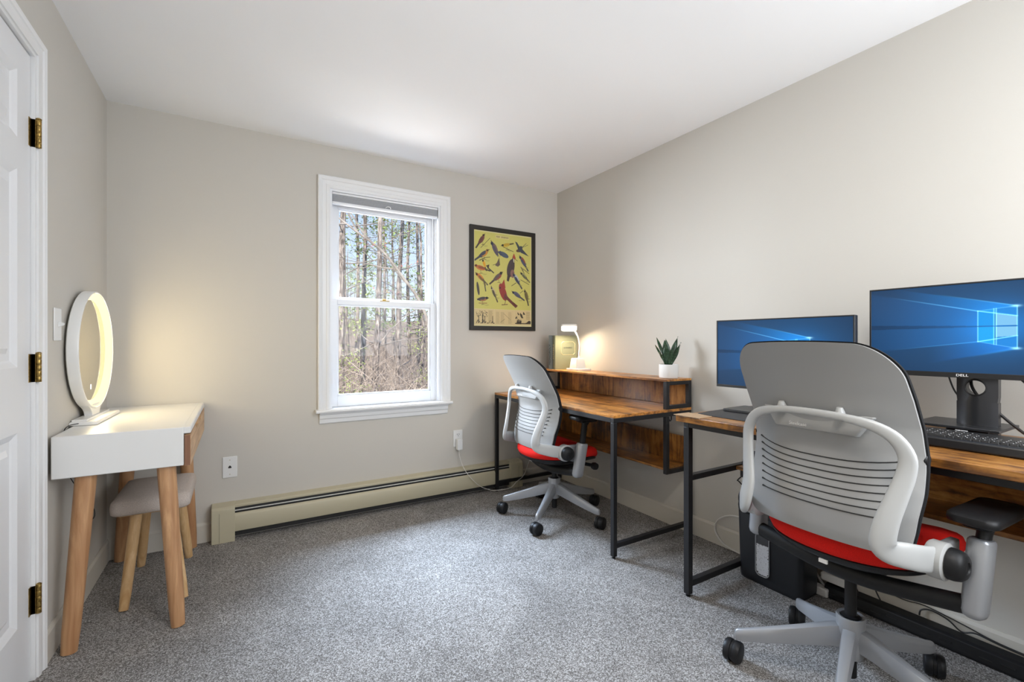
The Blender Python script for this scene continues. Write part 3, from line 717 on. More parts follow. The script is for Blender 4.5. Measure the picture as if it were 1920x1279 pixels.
# round lit mirror
MC = Vector((.036, -.46, 1.122)); mth = R(1.5)      # centre and rotation of its plane
mdir = Vector((math.sin(mth)*1.0, math.cos(mth), 0))   # along the base
mn = Vector((mdir.y, -mdir.x, 0))                    # looking into the room
MT = Thing('vanity_mirror', (MC.x, MC.y, vz1), 'round white vanity mirror with a glowing warm ring of light, on the white vanity table', 'mirror')
RO, RI = .262, .235
def ring(rad, th, depth):   # point on the mirror at angle, at depth in front of the plane
    return MC+mdir*(rad*math.cos(th))+Vector((0, 0, rad*math.sin(th)))+mn*depth
def ring_sweep(prof, seg=96):
    mb = MB(); n = len(prof); vs = []; fs = []
    for k in range(seg):
        for r_, d_ in prof: vs.append(ring(r_, 2*PI*k/seg, d_))
    for k in range(seg):
        a, c = k*n, ((k+1) % seg)*n
        for i in range(n): fs.append((a+i, c+i, c+(i+1) % n, a+(i+1) % n))
    return mb.add(vs, fs)
MT.part(ring_sweep([(RO-.005, -.020), (RO, -.016), (RO, .016), (RO-.003, .020), (RO-.007, .020), (RO-.009, .016), (RO-.040, -.006), (RO-.040, -.020)]), 'ring_housing', M['lacquer'], ang=40)
MT.part(ring_sweep([(RO-.0095, .0175), (RO-.038, -.003), (RO-.0385, -.0035), (RO-.010, .0168)]), 'light_ring', M['ringlight'])
for k in range(12):
    an_ = 2*PI*(k+.5)/12; pp = ring(RO-.024, an_, .0185); pll = bpy.data.lights.new('ring_led', 'AREA'); pll.shape = 'RECTANGLE'; pll.size = .115; pll.size_y = .020; pll.energy = .23; pll.color = (1.0, .80, .46)
    po_ = bpy.data.objects.new('ring_led', pll); COL.objects.link(po_)
    tg_ = (-mdir*math.sin(an_)+Vector((0, 0, math.cos(an_)))).normalized(); zz_ = -mn; yy_ = zz_.cross(tg_)
    po_.matrix_world = Matrix(((tg_.x, yy_.x, zz_.x, pp.x), (tg_.y, yy_.y, zz_.y, pp.y), (tg_.z, yy_.z, zz_.z, pp.z), (0, 0, 0, 1)))
mb = MB(); vs = [ring(RO-.039, 2*PI*k/96, -.004) for k in range(96)]; vs2 = [ring(RO-.039, 2*PI*k/96, -.009) for k in range(96)]
mb.add(vs+vs2, [tuple(range(96)), tuple(reversed(range(96, 192)))]+[(k, k+96, (k+1) % 96+96, (k+1) % 96) for k in range(96)])
mg = MT.part(mb, 'mirror_glass', M['mirror'])
mb = MB(); vs = [ring(RO-.010, 2*PI*k/96, -.017) for k in range(96)]; vs2 = [ring(RO-.010, 2*PI*k/96, -.021) for k in range(96)]
MT.part(mb.add(vs+vs2, [tuple(range(96)), tuple(reversed(range(96, 192)))]+[(k, k+96, (k+1) % 96+96, (k+1) % 96) for k in range(96)]), 'back_panel', M['lacquer'])
p = ring(0, 0, -.0032)+Vector((0, 0, -.165)); mb = MB()
for a_, b_ in ((-.006, -.002), (.0, .0)): pass
mb.add([p+mdir*x+Vector((0, 0, z)) for x, z in ((-.005, -.011), (.005, -.011), (.005, .011), (-.005, .011))], [(0, 1, 2, 3)])
MT.part(mb, 'touch_button', M['touch'], mg, smooth=False)
def along(u, w, z): return Vector((MC.x, MC.y, 0))+mdir*u+mn*w+Vector((0, 0, z))
mb = MB(); n = 10; prof = []
for i in range(n+1):
    t = i/n; wv = .050+.058*(t**2.0); prof.append((wv, vz1+.022+(MC.z-RO+.022-vz1-.022)*t))
vs = []
for wv, z in prof:
    for s_, d_ in ((-wv, -.015), (wv, -.015), (wv, .015), (-wv, .015)): vs.append(along(s_, d_, z))
fs = [(i*4+k, i*4+(k+1) % 4, (i+1)*4+(k+1) % 4, (i+1)*4+k) for i in range(n) for k in range(4)]+[(3, 2, 1, 0), tuple(n*4+k for k in range(4))]
MT.part(mb.add(vs, fs), 'neck', M['lacquer'], bevel=.002)
mb = MB(); L, D = .185, .046
vs = [along(s_*L, d_, z) for z, k in ((vz1+.001, 1), (vz1+.012, 1)) for s_, d_ in ((-1, -.030), (1, -.030), (1, D+.014), (-1, D+.014))]
vs += [along(s_*(L-.004), d_, vz1+.016) for s_, d_ in ((-1, -.026), (1, -.026), (1, D+.010), (-1, D+.010))]
bs = MT.part(mb.add(vs, [(3, 2, 1, 0)]+[(j+k, j+(k+1) % 4, j+4+(k+1) % 4, j+4+k) for j in (0, 4) for k in range(4)]+[(8, 9, 10, 11)]), 'base', M['lacquer'], bevel=.0015)
mb = MB(); vs = [along(s_*(L-.012), d_, z) for z in (vz1+.014, vz1+.024) for s_, d_ in ((-1, -.024), (1, -.024), (1, .024), (-1, .024))]
MT.part(mb.add(vs, [(3, 2, 1, 0), (4, 5, 6, 7)]+[(k, (k+1) % 4, 4+(k+1) % 4, 4+k) for k in range(4)]), 'tray_step', M['lacquer'], bs, bevel=.0015)
MT.part(MB().tube(smooth_path([(.035, -.66, vz1+.012), (.018, -.70, vz1+.012), (.0065, -.72, .805), (.0065, -.715, .74), (.0065, -.71, .66), (.012, -.66, .60), (.030, -.60, .52), (.058, -.56, .45), (.062, -.545, .40), (.045, -.55, .385), (.02, -.56, .42)], 6), .0018, 6), 'cord', M['cord_b'])

# stool
ST = Thing('padded_stool', (.27, -.40, 0), 'small stool with a beige linen cushion and four splayed pine legs under the vanity table', 'stool')
sx0, sx1, sy0, sy1 = .118, .405, -.600, -.185
def cushion_pt(u, v, top):
    x = sx0+(sx1-sx0)*u; y = sy0+(sy1-sy0)*v; e1 = abs(2*u-1)**8; e2 = abs(2*v-1)**8
    d = 1-max(0, 1-(1-e1)*(1-e2))
    return (x, y, (.398+.062*d**.35+.012*(1-(2*u-1)**2)*(1-(2*v-1)**2)) if top else .392)
mb = MB().shell(lambda u, v: cushion_pt(u, v, 0), lambda u, v: cushion_pt(u, v, 1), 25, 31)
mb.f = [tuple(reversed(f)) for f in mb.f]
poly = rrect(sx0, sy0, sx1, sy1, .035, 6); cxs, cys = (sx0+sx1)/2, (sy0+sy1)/2
mb = MB(); vs = []; levels = [(.95, .392), (1.0, .400), (1.012, .415), (1.012, .432), (.995, .447), (.95, .457), (.85, .463), (.6, .468), (.25, .470)]
for s_, z in levels: vs += [(cxs+(x-cxs)*s_, cys+(y-cys)*s_, z) for x, y in poly]
n = len(poly); fs = [tuple(reversed(range(n))), tuple((len(levels)-1)*n+k for k in range(n))]
fs += [(i*n+k, i*n+(k+1) % n, (i+1)*n+(k+1) % n, (i+1)*n+k) for i in range(len(levels)-1) for k in range(n)]
ST.part(mb.add(vs, fs), 'cushion', M['linen'], ang=60)
ST.part(MB().box(sx0+.03, sy0+.03, .384, sx1-.03, sy1-.03, .393), 'seat_board', M['stoolwood'])
for (tx, ty), (fx, fy) in (((.205, -.545), (.175, -.640)), ((.330, -.545), (.388, -.650)), ((.205, -.245), (.168, -.172)), ((.335, -.245), (.372, -.180))):
    pts = [(tx+(fx-tx)*i/6, ty+(fy-ty)*i/6, .386*(1-i/6)+.002*i/6) for i in range(7)]
    ST.part(MB().tube(pts, [.0225-.0005*i for i in range(6)]+[.017], 20), 'leg', M['stoolwood'])

# ------------------------------------------------------------------ desks
def desk_small():
    x0, x1, y0, y1, zt = 2.312, 2.942, -1.378, -.062, .766
    tb = .025
    D = Thing('computer_desk', (2.62, -.72, 0), 'rustic brown desk with black frame and raised shelf, in the far corner under the lamp', 'desk')
    D.part(MB().box(x0, y0, zt-.016, x1, y1, zt), 'desktop', M['rust_y'], bevel=.0015)
    f = MB()
    for ya in (y0, y1-tb):
        f.box(x0, ya, zt-.016-tb, x1, ya+tb, zt-.016)
    f.box(x0, y0+tb, zt-.016-tb, x0+tb, y1-tb, zt-.016).box(x1-tb, y0+tb, zt-.016-tb, x1, y1-tb, zt-.016)
    D.part(f, 'top_rail', M['metal'], bevel=.0015)
    for ya in (y0, y1-tb):
        for xa, zz in ((x0, zt-.016-tb), (x1-tb, zt-.016-tb)):
            lg = D.part(MB().box(xa, ya, .012, xa+tb, ya+tb, zz), 'leg', M['metal'], bevel=.0015)
            D.part(MB().lathe((xa+tb/2, ya+tb/2, .0), [(.010, 0), (.010, .004), (.006, .006), (.006, .013)], 12), 'foot', M['blackp'], lg)
        D.part(MB().box(x0+tb, ya, .055, x1-tb, ya+tb, .080), 'foot_rail', M['metal'], bevel=.0015)
    # raised shelf
    sx = 2.722
    D.part(MB().box(sx-.004, y0, .928, x1, y1, .940), 'raised_shelf', M['rust_y'], bevel=.001)
    D.part(MB().box(x1-.016, y0+tb, zt+.002, x1-.004, y1-tb, .928), 'shelf_back_panel', M['rust_p'], smooth=False)
    for ya in (y0, y1-tb):
        D.part(MB().box(sx, ya, zt, sx+tb, ya+tb, .928).box(x1-tb, ya, zt, x1, ya+tb, .928).box(sx+tb, ya, zt, x1-tb, ya+tb, zt+.022).box(sx+tb, ya, .906, x1-tb, ya+tb, .928), 'shelf_end_frame', M['metal'], bevel=.0015)
        D.part(MB().box(sx, ya, .390, sx+tb, ya+tb, zt-.016-tb).box(sx+tb, ya, .390, x1-tb, ya+tb, .412), 'shelf_hanger', M['metal'], bevel=.0015)
    D.part(MB().box(sx+.002, y0+tb, .412, x1-.003, y1-tb, .424), 'lower_shelf', M['rust_dark'])
    D.part(MB().box(x1-.016, y0+tb, .424, x1-.004, y1-tb, .585), 'lower_back_panel', M['rust_p'], smooth=False)
    for dx in (.055, .185):
        D.part(MB().tube(smooth_path([(sx+dx, y0+.012, zt-.016-tb+.002), (sx+dx, y0+.012, zt-.062), (sx+dx-.012, y0+.012, zt-.070), (sx+dx-.018, y0+.012, zt-.060)], 4), .0035, 8), 'hook', M['metal'])
desk_small()
def desk_big():
    x0, x1, y0, y1, zt = 2.347, 2.942, -3.42, -1.795, .826
    tb = .028
    D = Thing('computer_desk', (2.65, -2.60, 0), 'rustic brown desk with black steel frame holding the two lit monitors', 'desk')
    D.part(MB().box(x0-.040, y0-.02, zt-.028, x1+.008, y1+.012, zt), 'desktop', M['rust_dark'], bevel=.003)
    f = MB().box(x0, y1-tb, zt-.028-tb, x1, y1, zt-.028).box(x0, y0, zt-.028-tb, x1, y0+tb, zt-.028)
    f.box(x0, y0+tb, zt-.028-tb, x0+tb, y1-tb, zt-.028).box(x1-tb, y0+tb, zt-.028-tb, x1, y1-tb, zt-.028)
    D.part(f, 'top_rail', M['metal'], bevel=.0015)
    for ya in (y1-tb, y0):
        for xa in (x0, x1-tb):
            lg = D.part(MB().box(xa, ya, .012, xa+tb, ya+tb, zt-.028-tb), 'leg', M['metal'], bevel=.0015)
            D.part(MB().lathe((xa+tb/2, ya+tb/2, .0), [(.011, 0), (.011, .004), (.006, .006), (.006, .013)], 12), 'foot', M['blackp'], lg)
        D.part(MB().box(x0+tb, ya, .045, x1-tb, ya+tb, .072), 'foot_rail', M['metal'], bevel=.0015)
        D.part(MB().box(x0+tb, ya, .527, x1-tb, ya+tb, .552), 'middle_rail', M['metal'], bevel=.0015)
    D.part(MB().box(2.70, y0+tb, .532, x1-.004, y1-tb+.002, .548), 'lower_shelf', M['rust_dark'])
    D.part(MB().box(x1-.016, y0+tb, .470, x1-.004, y1-tb, .770), 'back_panel', M['rust_dark'])
desk_big()

# ------------------------------------------------------------------ task chairs
def chair(loc, rz, phase, dz, pad_z, label, lever=False, sshift=0.0):
    """local frame: x forward, y left, origin on the floor under the column; dz lowers everything on the lift"""
    T_ = Thing('task_chair', loc, label, 'office chair', None, rz); T_.local = True
    def up(mb): mb.v = [(x, y, z-dz) for x, y, z in mb.v]; return mb
    # five-star base
    mb = MB().lathe((0, 0, 0), [(.030, .118), (.036, .125), (.038, .150), (.040, .222), (.041, .248), (.039, .253), (.030, .250), (.028, .240)], 28)
    base = T_.part(mb, 'base_hub', M['silver'], ang=45)
    for k in range(5):
        a = phase+2*PI*k/5; c, s = math.cos(a), math.sin(a)
        def Q(r, w, z): return (r*c-w*s, r*s+w*c, z)
        vs = []; rows = [(.026, .023, .150, .222), (.06, .022, .145, .214), (.14, .019, .124, .185), (.24, .016, .101, .151), (.315, .014, .086, .127), (.338, .012, .085, .121), (.346, .007, .088, .114)]
        for r_, w_, z0, z1 in rows:
            for ww, zz in ((-w_*.8, z0), (w_*.8, z0), (w_, z0+(z1-z0)*.5), (w_*.75, z1-.004), (w_*.35, z1), (-w_*.35, z1), (-w_*.75, z1-.004), (-w_, z0+(z1-z0)*.5)): vs.append(Q(r_, ww, zz))
        m = 8; fs = [tuple(range(m)), tuple((len(rows)-1)*m+q for q in reversed(range(m)))]
        fs += [(i*m+(q+1) % m, i*m+q, (i+1)*m+q, (i+1)*m+(q+1) % m) for i in range(len(rows)-1) for q in range(m)]
        arm = T_.part(MB().add(vs, fs), 'base_leg', M['silver'], ang=50)
        # caster, swivelled a little differently on each leg
        sw = R(18+(6, -5, 9, -8, 3)[k])-rz; cc, ss = math.cos(sw), math.sin(sw)
        px, py = .334*c, .334*s
        cm = MB()
        for side in (-1, 1):
            n = 22; r0 = .0375; vs = []; prof = [(.0, .0285), (.026, .0285), (.034, .026), (.0372, .020), (r0, .012), (.0365, .0055), (.030, .004), (.0, .004)]
            cx_, cy_ = px+.016*c, py+.016*s
            for pr, ph in prof:
                for q in range(n):
                    t = 2*PI*q/n; rr = max(pr, .0005); u = rr*math.cos(t); z = .0378+rr*math.sin(t); w = side*ph
                    vs.append((cx_+u*cc-w*ss, cy_+u*ss+w*cc, z))
            fs = []
            for i in range(len(prof)-1):
                for q in range(n):
                    f_ = (i*n+q, i*n+(q+1) % n, (i+1)*n+(q+1) % n, (i+1)*n+q); fs.append(f_ if side > 0 else tuple(reversed(f_)))
            cm.add(vs, fs)
        n = 20; hood = [(px+.016*c+(.034*math.cos(2*PI*q/n))*cc-wv*ss, py+.016*s+(.034*math.cos(2*PI*q/n))*ss+wv*cc, .0385+.034*math.sin(2*PI*q/n)) for wv in (-.0045, .0045) for q in range(n)]
        cm.add(hood, [tuple(range(n)), tuple(reversed(range(n, 2*n)))]+[(q, q+n, (q+1) % n+n, (q+1) % n) for q in range(n)])
        ct = T_.part(cm, 'caster', M['blackp'], arm, ang=30)
    T_.part(MB().lathe((0, 0, 0), [(.014, .050), (.017, .054), (.017, .245), (.0175, .246), (.026, .247), (.027, .253), (.0175, .256), (.017, .26), (.017, .42-dz)], 20), 'gas_lift', M['blackp'], label='black gas lift column')
    # mechanism below the seat
    mb = MB().prism([(-.035, .408), (.15, .408), (.17, .425), (.17, .472), (-.07, .472), (-.06, .43)], -.085, .085, axis='y')
    T_.part(up(mb), 'tilt_mechanism', M['blackp'], bevel=.008)
    mb = MB().tube(smooth_path([(-.05, -.300, .452), (-.055, -.21, .438), (-.060, -.10, .422), (-.060, 0, .416), (-.060, .10, .422), (-.055, .21, .438), (-.05, .300, .452)], 5), [(.026, .020)]*31, 16)
    T_.part(up(mb), 'arm_crossbar', M['blackp'])
    # seat
    def outline(n=56, grow=0.0):
        pts = []
        for k in range(n):
            t = 2*PI*k/n; c, s = math.cos(t), math.sin(t); e = 2/3.1
            hx = .245 if c > 0 else .235
            e = 2/3.1 if c > 0 else 2/2.35
            x = .035+(hx+grow)*abs(c)**e*(1 if c > 0 else -1); y = (.240+grow)*abs(s)**e*(1 if s > 0 else -1)
            pts.append((x, y))
        return pts
    def stack(levels):
        mb = MB(); o_ = outline(); n = len(o_); vs = []
        for s_, zf in levels:
            for x, y in o_:
                X, Y = .035+(x-.035)*s_, y*s_
                sag = .018*(Y/.245)**2 - (.035*max(0, (X-.14)/.14)**2)+.012*max(0, (-X)/.2)**2
                vs.append((X+sshift, Y, zf+sag+.010))
        fs = [tuple(reversed(range(n))), tuple((len(levels)-1)*n+k for k in range(n))]
        fs += [(i*n+k, i*n+(k+1) % n, (i+1)*n+(k+1) % n, (i+1)*n+k) for i in range(len(levels)-1) for k in range(n)]
        return mb.add(vs, fs)
    seat = T_.part(up(stack([(.93, .482), (.99, .490), (1.02, .505), (1.02, .520), (.995, .537), (.95, .545), (.85, .551), (.6, .552), (.3, .551)])), 'seat', M['red'], ang=70)
    T_.part(up(stack([(.70, .446), (.88, .462), (.97, .474), (.985, .484), (.95, .490)])), 'seat_pan', M['blackp'], seat, ang=60)
    T_.part(up(MB().box(-.196, -.028, .476, -.190, -.004, .487)), 'care_tag', M['tag'], seat)
    # back
    XC = [(.55, -.222), (.60, -.232), (.68, -.232), (.76, -.216), (.84, -.208), (.92, -.220), (1.0, -.248), (1.08, -.283), (1.17, -.328)]
    ED = [(.55, .040), (.64, .058), (.72, .074), (.80, .080), (.90, .070), (1.0, .052), (1.10, .040), (1.17, .034)]
    WD = [(.55, .222), (.64, .235), (.74, .243), (.85, .243), (1.0, .240), (1.08, .234), (1.17, .226)]
    def surf(off, grow=0.0):
        def fn(u, v):
            s = math.sin((2*u-1)*PI/2); a = abs(s)*.24
            drop = .012*s*s+(.092-math.sqrt(max(0, .092**2-max(0, a-.148)**2))); z1 = 1.158+grow-drop
            rise = .035-math.sqrt(max(0, .035**2-max(0, a-.205)**2)); z0 = .570+rise
            z = z0+(z1-z0)*v; w = interp(WD, z)+grow
            return (interp(XC, z)+interp(ED, z)*abs(s)**2.3+off, s*w, z-dz)
        return fn
    sh = T_.part(MB().shell(surf(0), surf(.008), 57, 49), 'back_shell', M['plas'], ang=50)
    T_.part(MB().shell(surf(.009, .004), surf(.025, .002), 57, 49), 'back_cushion', M['blackf'], sh, ang=50)
    def on(y, z, off):
        w = interp(WD, z); s = y/w
        return (interp(XC, z)+interp(ED, z)*abs(s)**2.3+off, y, z-dz)
    for k in range(8):
        z = .664+k*.0205; hw = .172+.0050*k
        pts = [on(hw*(2*i/24-1), z+.020*abs(2*i/24-1)**3*(k+1)/8, -.0006) for i in range(25)]
        T_.part(MB().tube(pts, [.0034]+[.0017]*23+[.0034], 6), 'flex_slot', M['slot'], sh)
    # tab that carries the frame and the raised lettering on it
    vs = [on(-.165, .945, -.001), on(-.12, .882, -.001), on(.12, .882, -.001), on(.165, .945, -.001)]
    v2 = [(p_[0]-.012-.010*(abs(p_[1]) < .14), p_[1]*.97, p_[2]+.002) for p_ in vs]
    T_.part(MB().add(vs+v2, [(0, 1, 2, 3), (7, 6, 5, 4)]+[(k, k+4, (k+1) % 4+4, (k+1) % 4) for k in range(4)]), 'frame_bracket', M['plas'], sh, bevel=.004)
    for yy in (-.085, .085):
        T_.part(MB().tube([(-.238, yy, .950-dz), (-.240, yy, .967-dz)], [.014, .008], 12), 'frame_boss', M['frame'], sh)
    tx = MB(); place_text(tx, 'Steelcase', .0145, (-.2475, .030, .903-dz), (0, -1, 0), (.0, 0, 1)); T_.part(tx, 'lettering', M['white_print'], sh, smooth=False)
    for sg in (-1, 1):
        T_.part(MB().lathe((interp(XC, .835)+.090, sg*.238, .835-dz), [(.013, -.008), (.016, -.005), (.016, .005), (.013, .008)], 20, axis='y'), 'lumbar_knob', M['blackp'], sh)
    # loop frame: one tube up both sides and over
    half = [(-.100, .262, .570), (-.165, .254, .580), (-.222, .236, .594), (-.262, .212, .606), (-.276, .204, .632), (-.268, .210, .690), (-.248, .225, .760), (-.233, .236, .815), (-.230, .236, .858), (-.238, .214, .900), (-.250, .170, .928), (-.260, .105, .942), (-.264, .04, .947)]
    # per point: (thickness, half width) and the turn of the band, from facing sideways on the arm to facing back on the crossbar
    rad = [(.010, .034), (.011, .035), (.013, .034), (.014, .031), (.013, .030), (.012, .027), (.011, .0235), (.011, .0215), (.011, .020), (.011, .0175), (.0105, .0145), (.010, .0112), (.010, .0105)]
    trn = [88, 84, 72, 48, 32, 26, 22, 20, 18, 14, 8, 3, 0]
    P = [(x, -y-.004*min(1, max(0, z-.6)*8), z-dz) for x, y, z in half]+[(x, y-(.004+.026*min(1, max(0, z-.58)*10))*min(1, y/.2), z-dz) for x, y, z in reversed(half)]
    rr = rad+list(reversed(rad)); aa = [(-1, t_) for t_ in trn]+[(1, t_) for t_ in reversed(trn)]
    sp = smooth_path(P, 4); rs = []; ups = []
    for i in range(len(P)-1):
        for k in range(4):
            t = k/4; rs.append((rr[i][0]*(1-t)+rr[i+1][0]*t, rr[i][1]*(1-t)+rr[i+1][1]*t))
            an = R(aa[i][1]*(1-t)+aa[i+1][1]*t); ups.append((-math.cos(an), aa[i][0]*math.sin(an), 0))
    rs.append(rr[-1]); ups.append((-math.cos(R(trn[0])), math.sin(R(trn[0])), 0))
    fr = T_.part(MB().tube(sp, rs, 24, up=ups, sq=.75), 'back_frame', M['frame'], ang=60)
    for sg in (-1, 1):
        ay = .300 if sg > 0 else .320; amy = ay-.005
        # pivot housing with its black knob
        T_.part(up(MB().lathe((-.102, sg*.262, .568), [(.044, -.020), (.050, -.016), (.050, .016), (.046, .022)], 30, axis='y')), 'pivot_housing', M['frame'], fr, ang=40)
        a = [(.042, 0), (.042, .012), (.038, .026), (.029, .034), (.016, .036), (.014, .033)]
        if sg < 0: a = [(r_, -h_) for r_, h_ in reversed(a)]
        T_.part(up(MB().lathe((-.102, sg*.284, .568), a, 28, axis='y')), 'pivot_knob', M['blackp'], fr, ang=40)
        T_.part(up(MB().prism([(-.10, .530), (-.04, .505), (-.012, .53), (-.005, .575), (-.005, .610), (-.10, .612)], sg*.262-.012, sg*.262+.012, axis='y')), 'arm_bracket', M['silver'], bevel=.006)
        # armrest: sleeve, post, pad
        sl = T_.part(up(MB().tube([(-.046, sg*amy, .424), (-.0455, sg*amy, .430), (-.044, sg*amy, .442), (-.014, sg*ay, .620), (-.0135, sg*ay, .624), (-.013, sg*ay, .628)],
                     [(.020, .014), (.029, .022), (.034, .026), (.035, .027), (.034, .026), (.031, .023)], 28, up=(1, 0, 0), sq=.75)), 'arm_sleeve', M['silver'], ang=50)
        T_.part(up(MB().tube([(-.016, sg*ay, .60), (.004, sg*ay, pad_z-.045), (.014, sg*ay, pad_z-.012)], [(.019, .016), (.020, .016), (.036, .022)], 16, up=(1, 0, 0))), 'arm_post', M['blackp'], sl)
        pad = [(x+.050, y) for x, y in rrect(-.135, -.054, .130, .054, .030, 8)]; n = len(pad); vs = []; lv = [(.86, -.014), (.98, -.008), (1.0, .0), (.98, .010), (.90, .015), (.5, .016)]
        for s_, z in lv: vs += [(.05+(x-.05)*s_, sg*amy+y*s_, pad_z+z) for x, y in pad]
        fs = [tuple(reversed(range(n))), tuple((len(lv)-1)*n+k for k in range(n))]+[(i*n+k, i*n+(k+1) % n, (i+1)*n+(k+1) % n, (i+1)*n+k) for i in range(len(lv)-1) for k in range(n)]
        T_.part(up(MB().add(vs, fs)), 'arm_pad', M['blackp'], sl, ang=50)
        T_.part(up(MB().box(-.035, sg*amy-.030, pad_z-.030, .085, sg*amy+.030, pad_z-.012)), 'pad_slide', M['blackp'], sl, bevel=.006)
    if lever:
        T_.part(up(MB().tube([(.095, -.10, .452), (.125, -.235, .457), (.1255, -.24, .457), (.127, -.245, .457), (.129, -.262, .457), (.131, -.278, .457)], [.011, .011, .012, .020, .024, .020], 18)), 'tension_knob', M['blackp'])
    return T_
chair((2.340, -2.464, 0), R(-2.7), R(55.5), 0.0, .684, 'grey backed office chair with red seat in the foreground, facing the two monitors', False)
chair((2.416, -.703, 0), R(-2.0), R(2), .085, .784, 'grey backed office chair with red seat at the far desk, below the desk lamp', True, -.03)

# ------------------------------------------------------------------ things on the small desk
SH = .9402
def on_shelf_books():
    # thin bluish book and wide olive book, spines to the room
    t = Thing('book', (2.865, -.112, SH), 'thin blue grey book standing at the wall end of the raised shelf', 'book')
    def turn(mb, p, ang):
        c_, s_ = math.cos(ang), math.sin(ang)
        mb.v = [(p[0]+(x-p[0])*c_-(y-p[1])*s_, p[1]+(x-p[0])*s_+(y-p[1])*c_, z) for x, y, z in mb.v]; return mb
    def vol(t, x0, x1, y0, y1, h, m, ang):
        p = (x0, y0)
        c = MB().prism([(x1, y0), (x1, y0+.003), (x0+.010, y0+.003), (x0+.004, y0+.006), (x0+.002, (y0+y1)/2), (x0+.004, y1-.006), (x0+.010, y1-.003), (x1, y1-.003), (x1, y1), (x0+.006, y1), (x0, y1-.004), (x0-.003, (y0+y1)/2), (x0, y0+.004), (x0+.006, y0)][::-1], SH, SH+h, axis='z')
        cv = t.part(turn(c, p, ang), 'cover', m, smooth=False)
        t.part(turn(MB().box(x0+.005, y0+.0032, SH+.004, x1-.004, y1-.0032, SH+h-.004), p, ang), 'pages', M['pages'], smooth=False)
        return cv
    cv = vol(t, 2.768, 2.915, -.192, -.142, .272, M['book_b'], 0)
    tx = MB(); place_text(tx, 'MONOPOLY', .030, (2.7640, -.167, SH+.115), (0, 0, 1), (0, 1, 0))
    t.part(tx, 'spine_print', M['ink'], cv, smooth=False)
    t = Thing('book', (2.85, -.24, SH), 'large olive linen covered book with an embossed eight sided label on its front', 'book')
    x0, y0, an = 2.752, -.252, R(-14)
    cv = vol(t, x0, x0+.192, y0, y0+.046, .270, M['book_g'], an)
    yf = y0-.0004; cxp, czp = x0+.112, SH+.168; a_, b_, k_ = .060, .052, .016
    octo = [(cxp-a_+k_, czp-b_), (cxp+a_-k_, czp-b_), (cxp+a_, czp-b_+k_), (cxp+a_, czp+b_-k_), (cxp+a_-k_, czp+b_), (cxp-a_+k_, czp+b_), (cxp-a_, czp+b_-k_), (cxp-a_, czp-b_+k_)]
    t.part(turn(MB().tube([(x, yf, z) for x, z in octo], .0020, 6, closed=True, up=(0, 1, 0)), (x0, y0), an), 'label_border', M['gold'], cv)
    tx = MB(); place_text(tx, 'SCRABBLE', .0165, (cxp, yf-.0005, czp+.004), (1, 0, 0), (0, 0, 1)); t.part(turn(tx, (x0, y0), an), 'cover_lettering', M['ink'], cv, smooth=False)
    tx = MB(); place_text(tx, 'SCRABBLE', .026, (x0-.0036, y0+.023, SH+.14), (0, 0, 1), (0, 1, 0)); t.part(turn(tx, (x0, y0), an), 'spine_lettering', M['gold'], cv, smooth=False)
on_shelf_books()
lm = Thing('desk_lamp', (2.835, -.44, SH), 'small white desk lamp with a bent neck, lit, on the raised shelf', 'lamp')
lx, ly = 2.838, -.440
bs = lm.part(MB().prism(rrect(-.070, -.070, .070, .070, .014), 0, .017, axis='z', c=(lx, ly, SH)), 'base_plate', M['lampwhite'], bevel=.003)
mb = MB(); vs = []
for h_, w_ in ((.017, .047), (.020, .047), (.090, .038), (.094, .034)): vs += [(lx+x*w_/.05, ly+.012+y*w_/.05, SH+h_) for x, y in rrect(-.05, -.05, .05, .05, .012, 4)]
n = len(vs)//4; lm.part(mb.add(vs, [tuple(range(3*n, 4*n))]+[(i*n+k, i*n+(k+1) % n, (i+1)*n+(k+1) % n, (i+1)*n+k) for i in range(3) for k in range(n)]), 'pen_holder_body', M['lampwhite'], ang=40)
nk = smooth_path([(lx, ly-.006, SH+.092), (lx, ly-.006, SH+.13), (lx+.006, ly-.008, SH+.18), (lx+.002, ly-.002, SH+.235), (lx-.012, ly+.012, SH+.285), (lx-.03, ly+.035, SH+.318)], 6)
lm.part(MB().tube(nk, [.011]*3+[.0062]*(len(nk)-3), 12), 'flexible_neck', M['lampwhite'])
hc = Vector((lx-.050, ly+.055, SH+.326))
hd = MB(); u_ = Vector((.858, -.513, 0)); w_ = Vector((.56, .76, -.34)); nn_ = u_.cross(w_).normalized()
poly = rrect(-.062, -.052, .062, .052, .02, 5)
vs = [hc+u_*x+w_*y+nn_*z for z in (-.002, .012) for x, y in poly]; n = len(poly)
hp = lm.part(hd.add(vs, [tuple(reversed(range(n))), tuple(range(n, 2*n))]+[(k, (k+1) % n, n+(k+1) % n, n+k) for k in range(n)]), 'lamp_head', M['lampwhite'], bevel=.002)
vs = [hc+u_*x*.93+w_*y*.9+nn_*z for z in (-.008, -.002) for x, y in poly]
lm.part(MB().add(vs, [tuple(reversed(range(n))), tuple(range(n, 2*n))]+[(k, (k+1) % n, n+(k+1) % n, n+k) for k in range(n)]), 'light_panel', M['lampglow'], hp)
area('desk_lamp_light', hc-nn_*.012, hc-nn_, .10, .08, 2.9, (1.0, .82, .58))

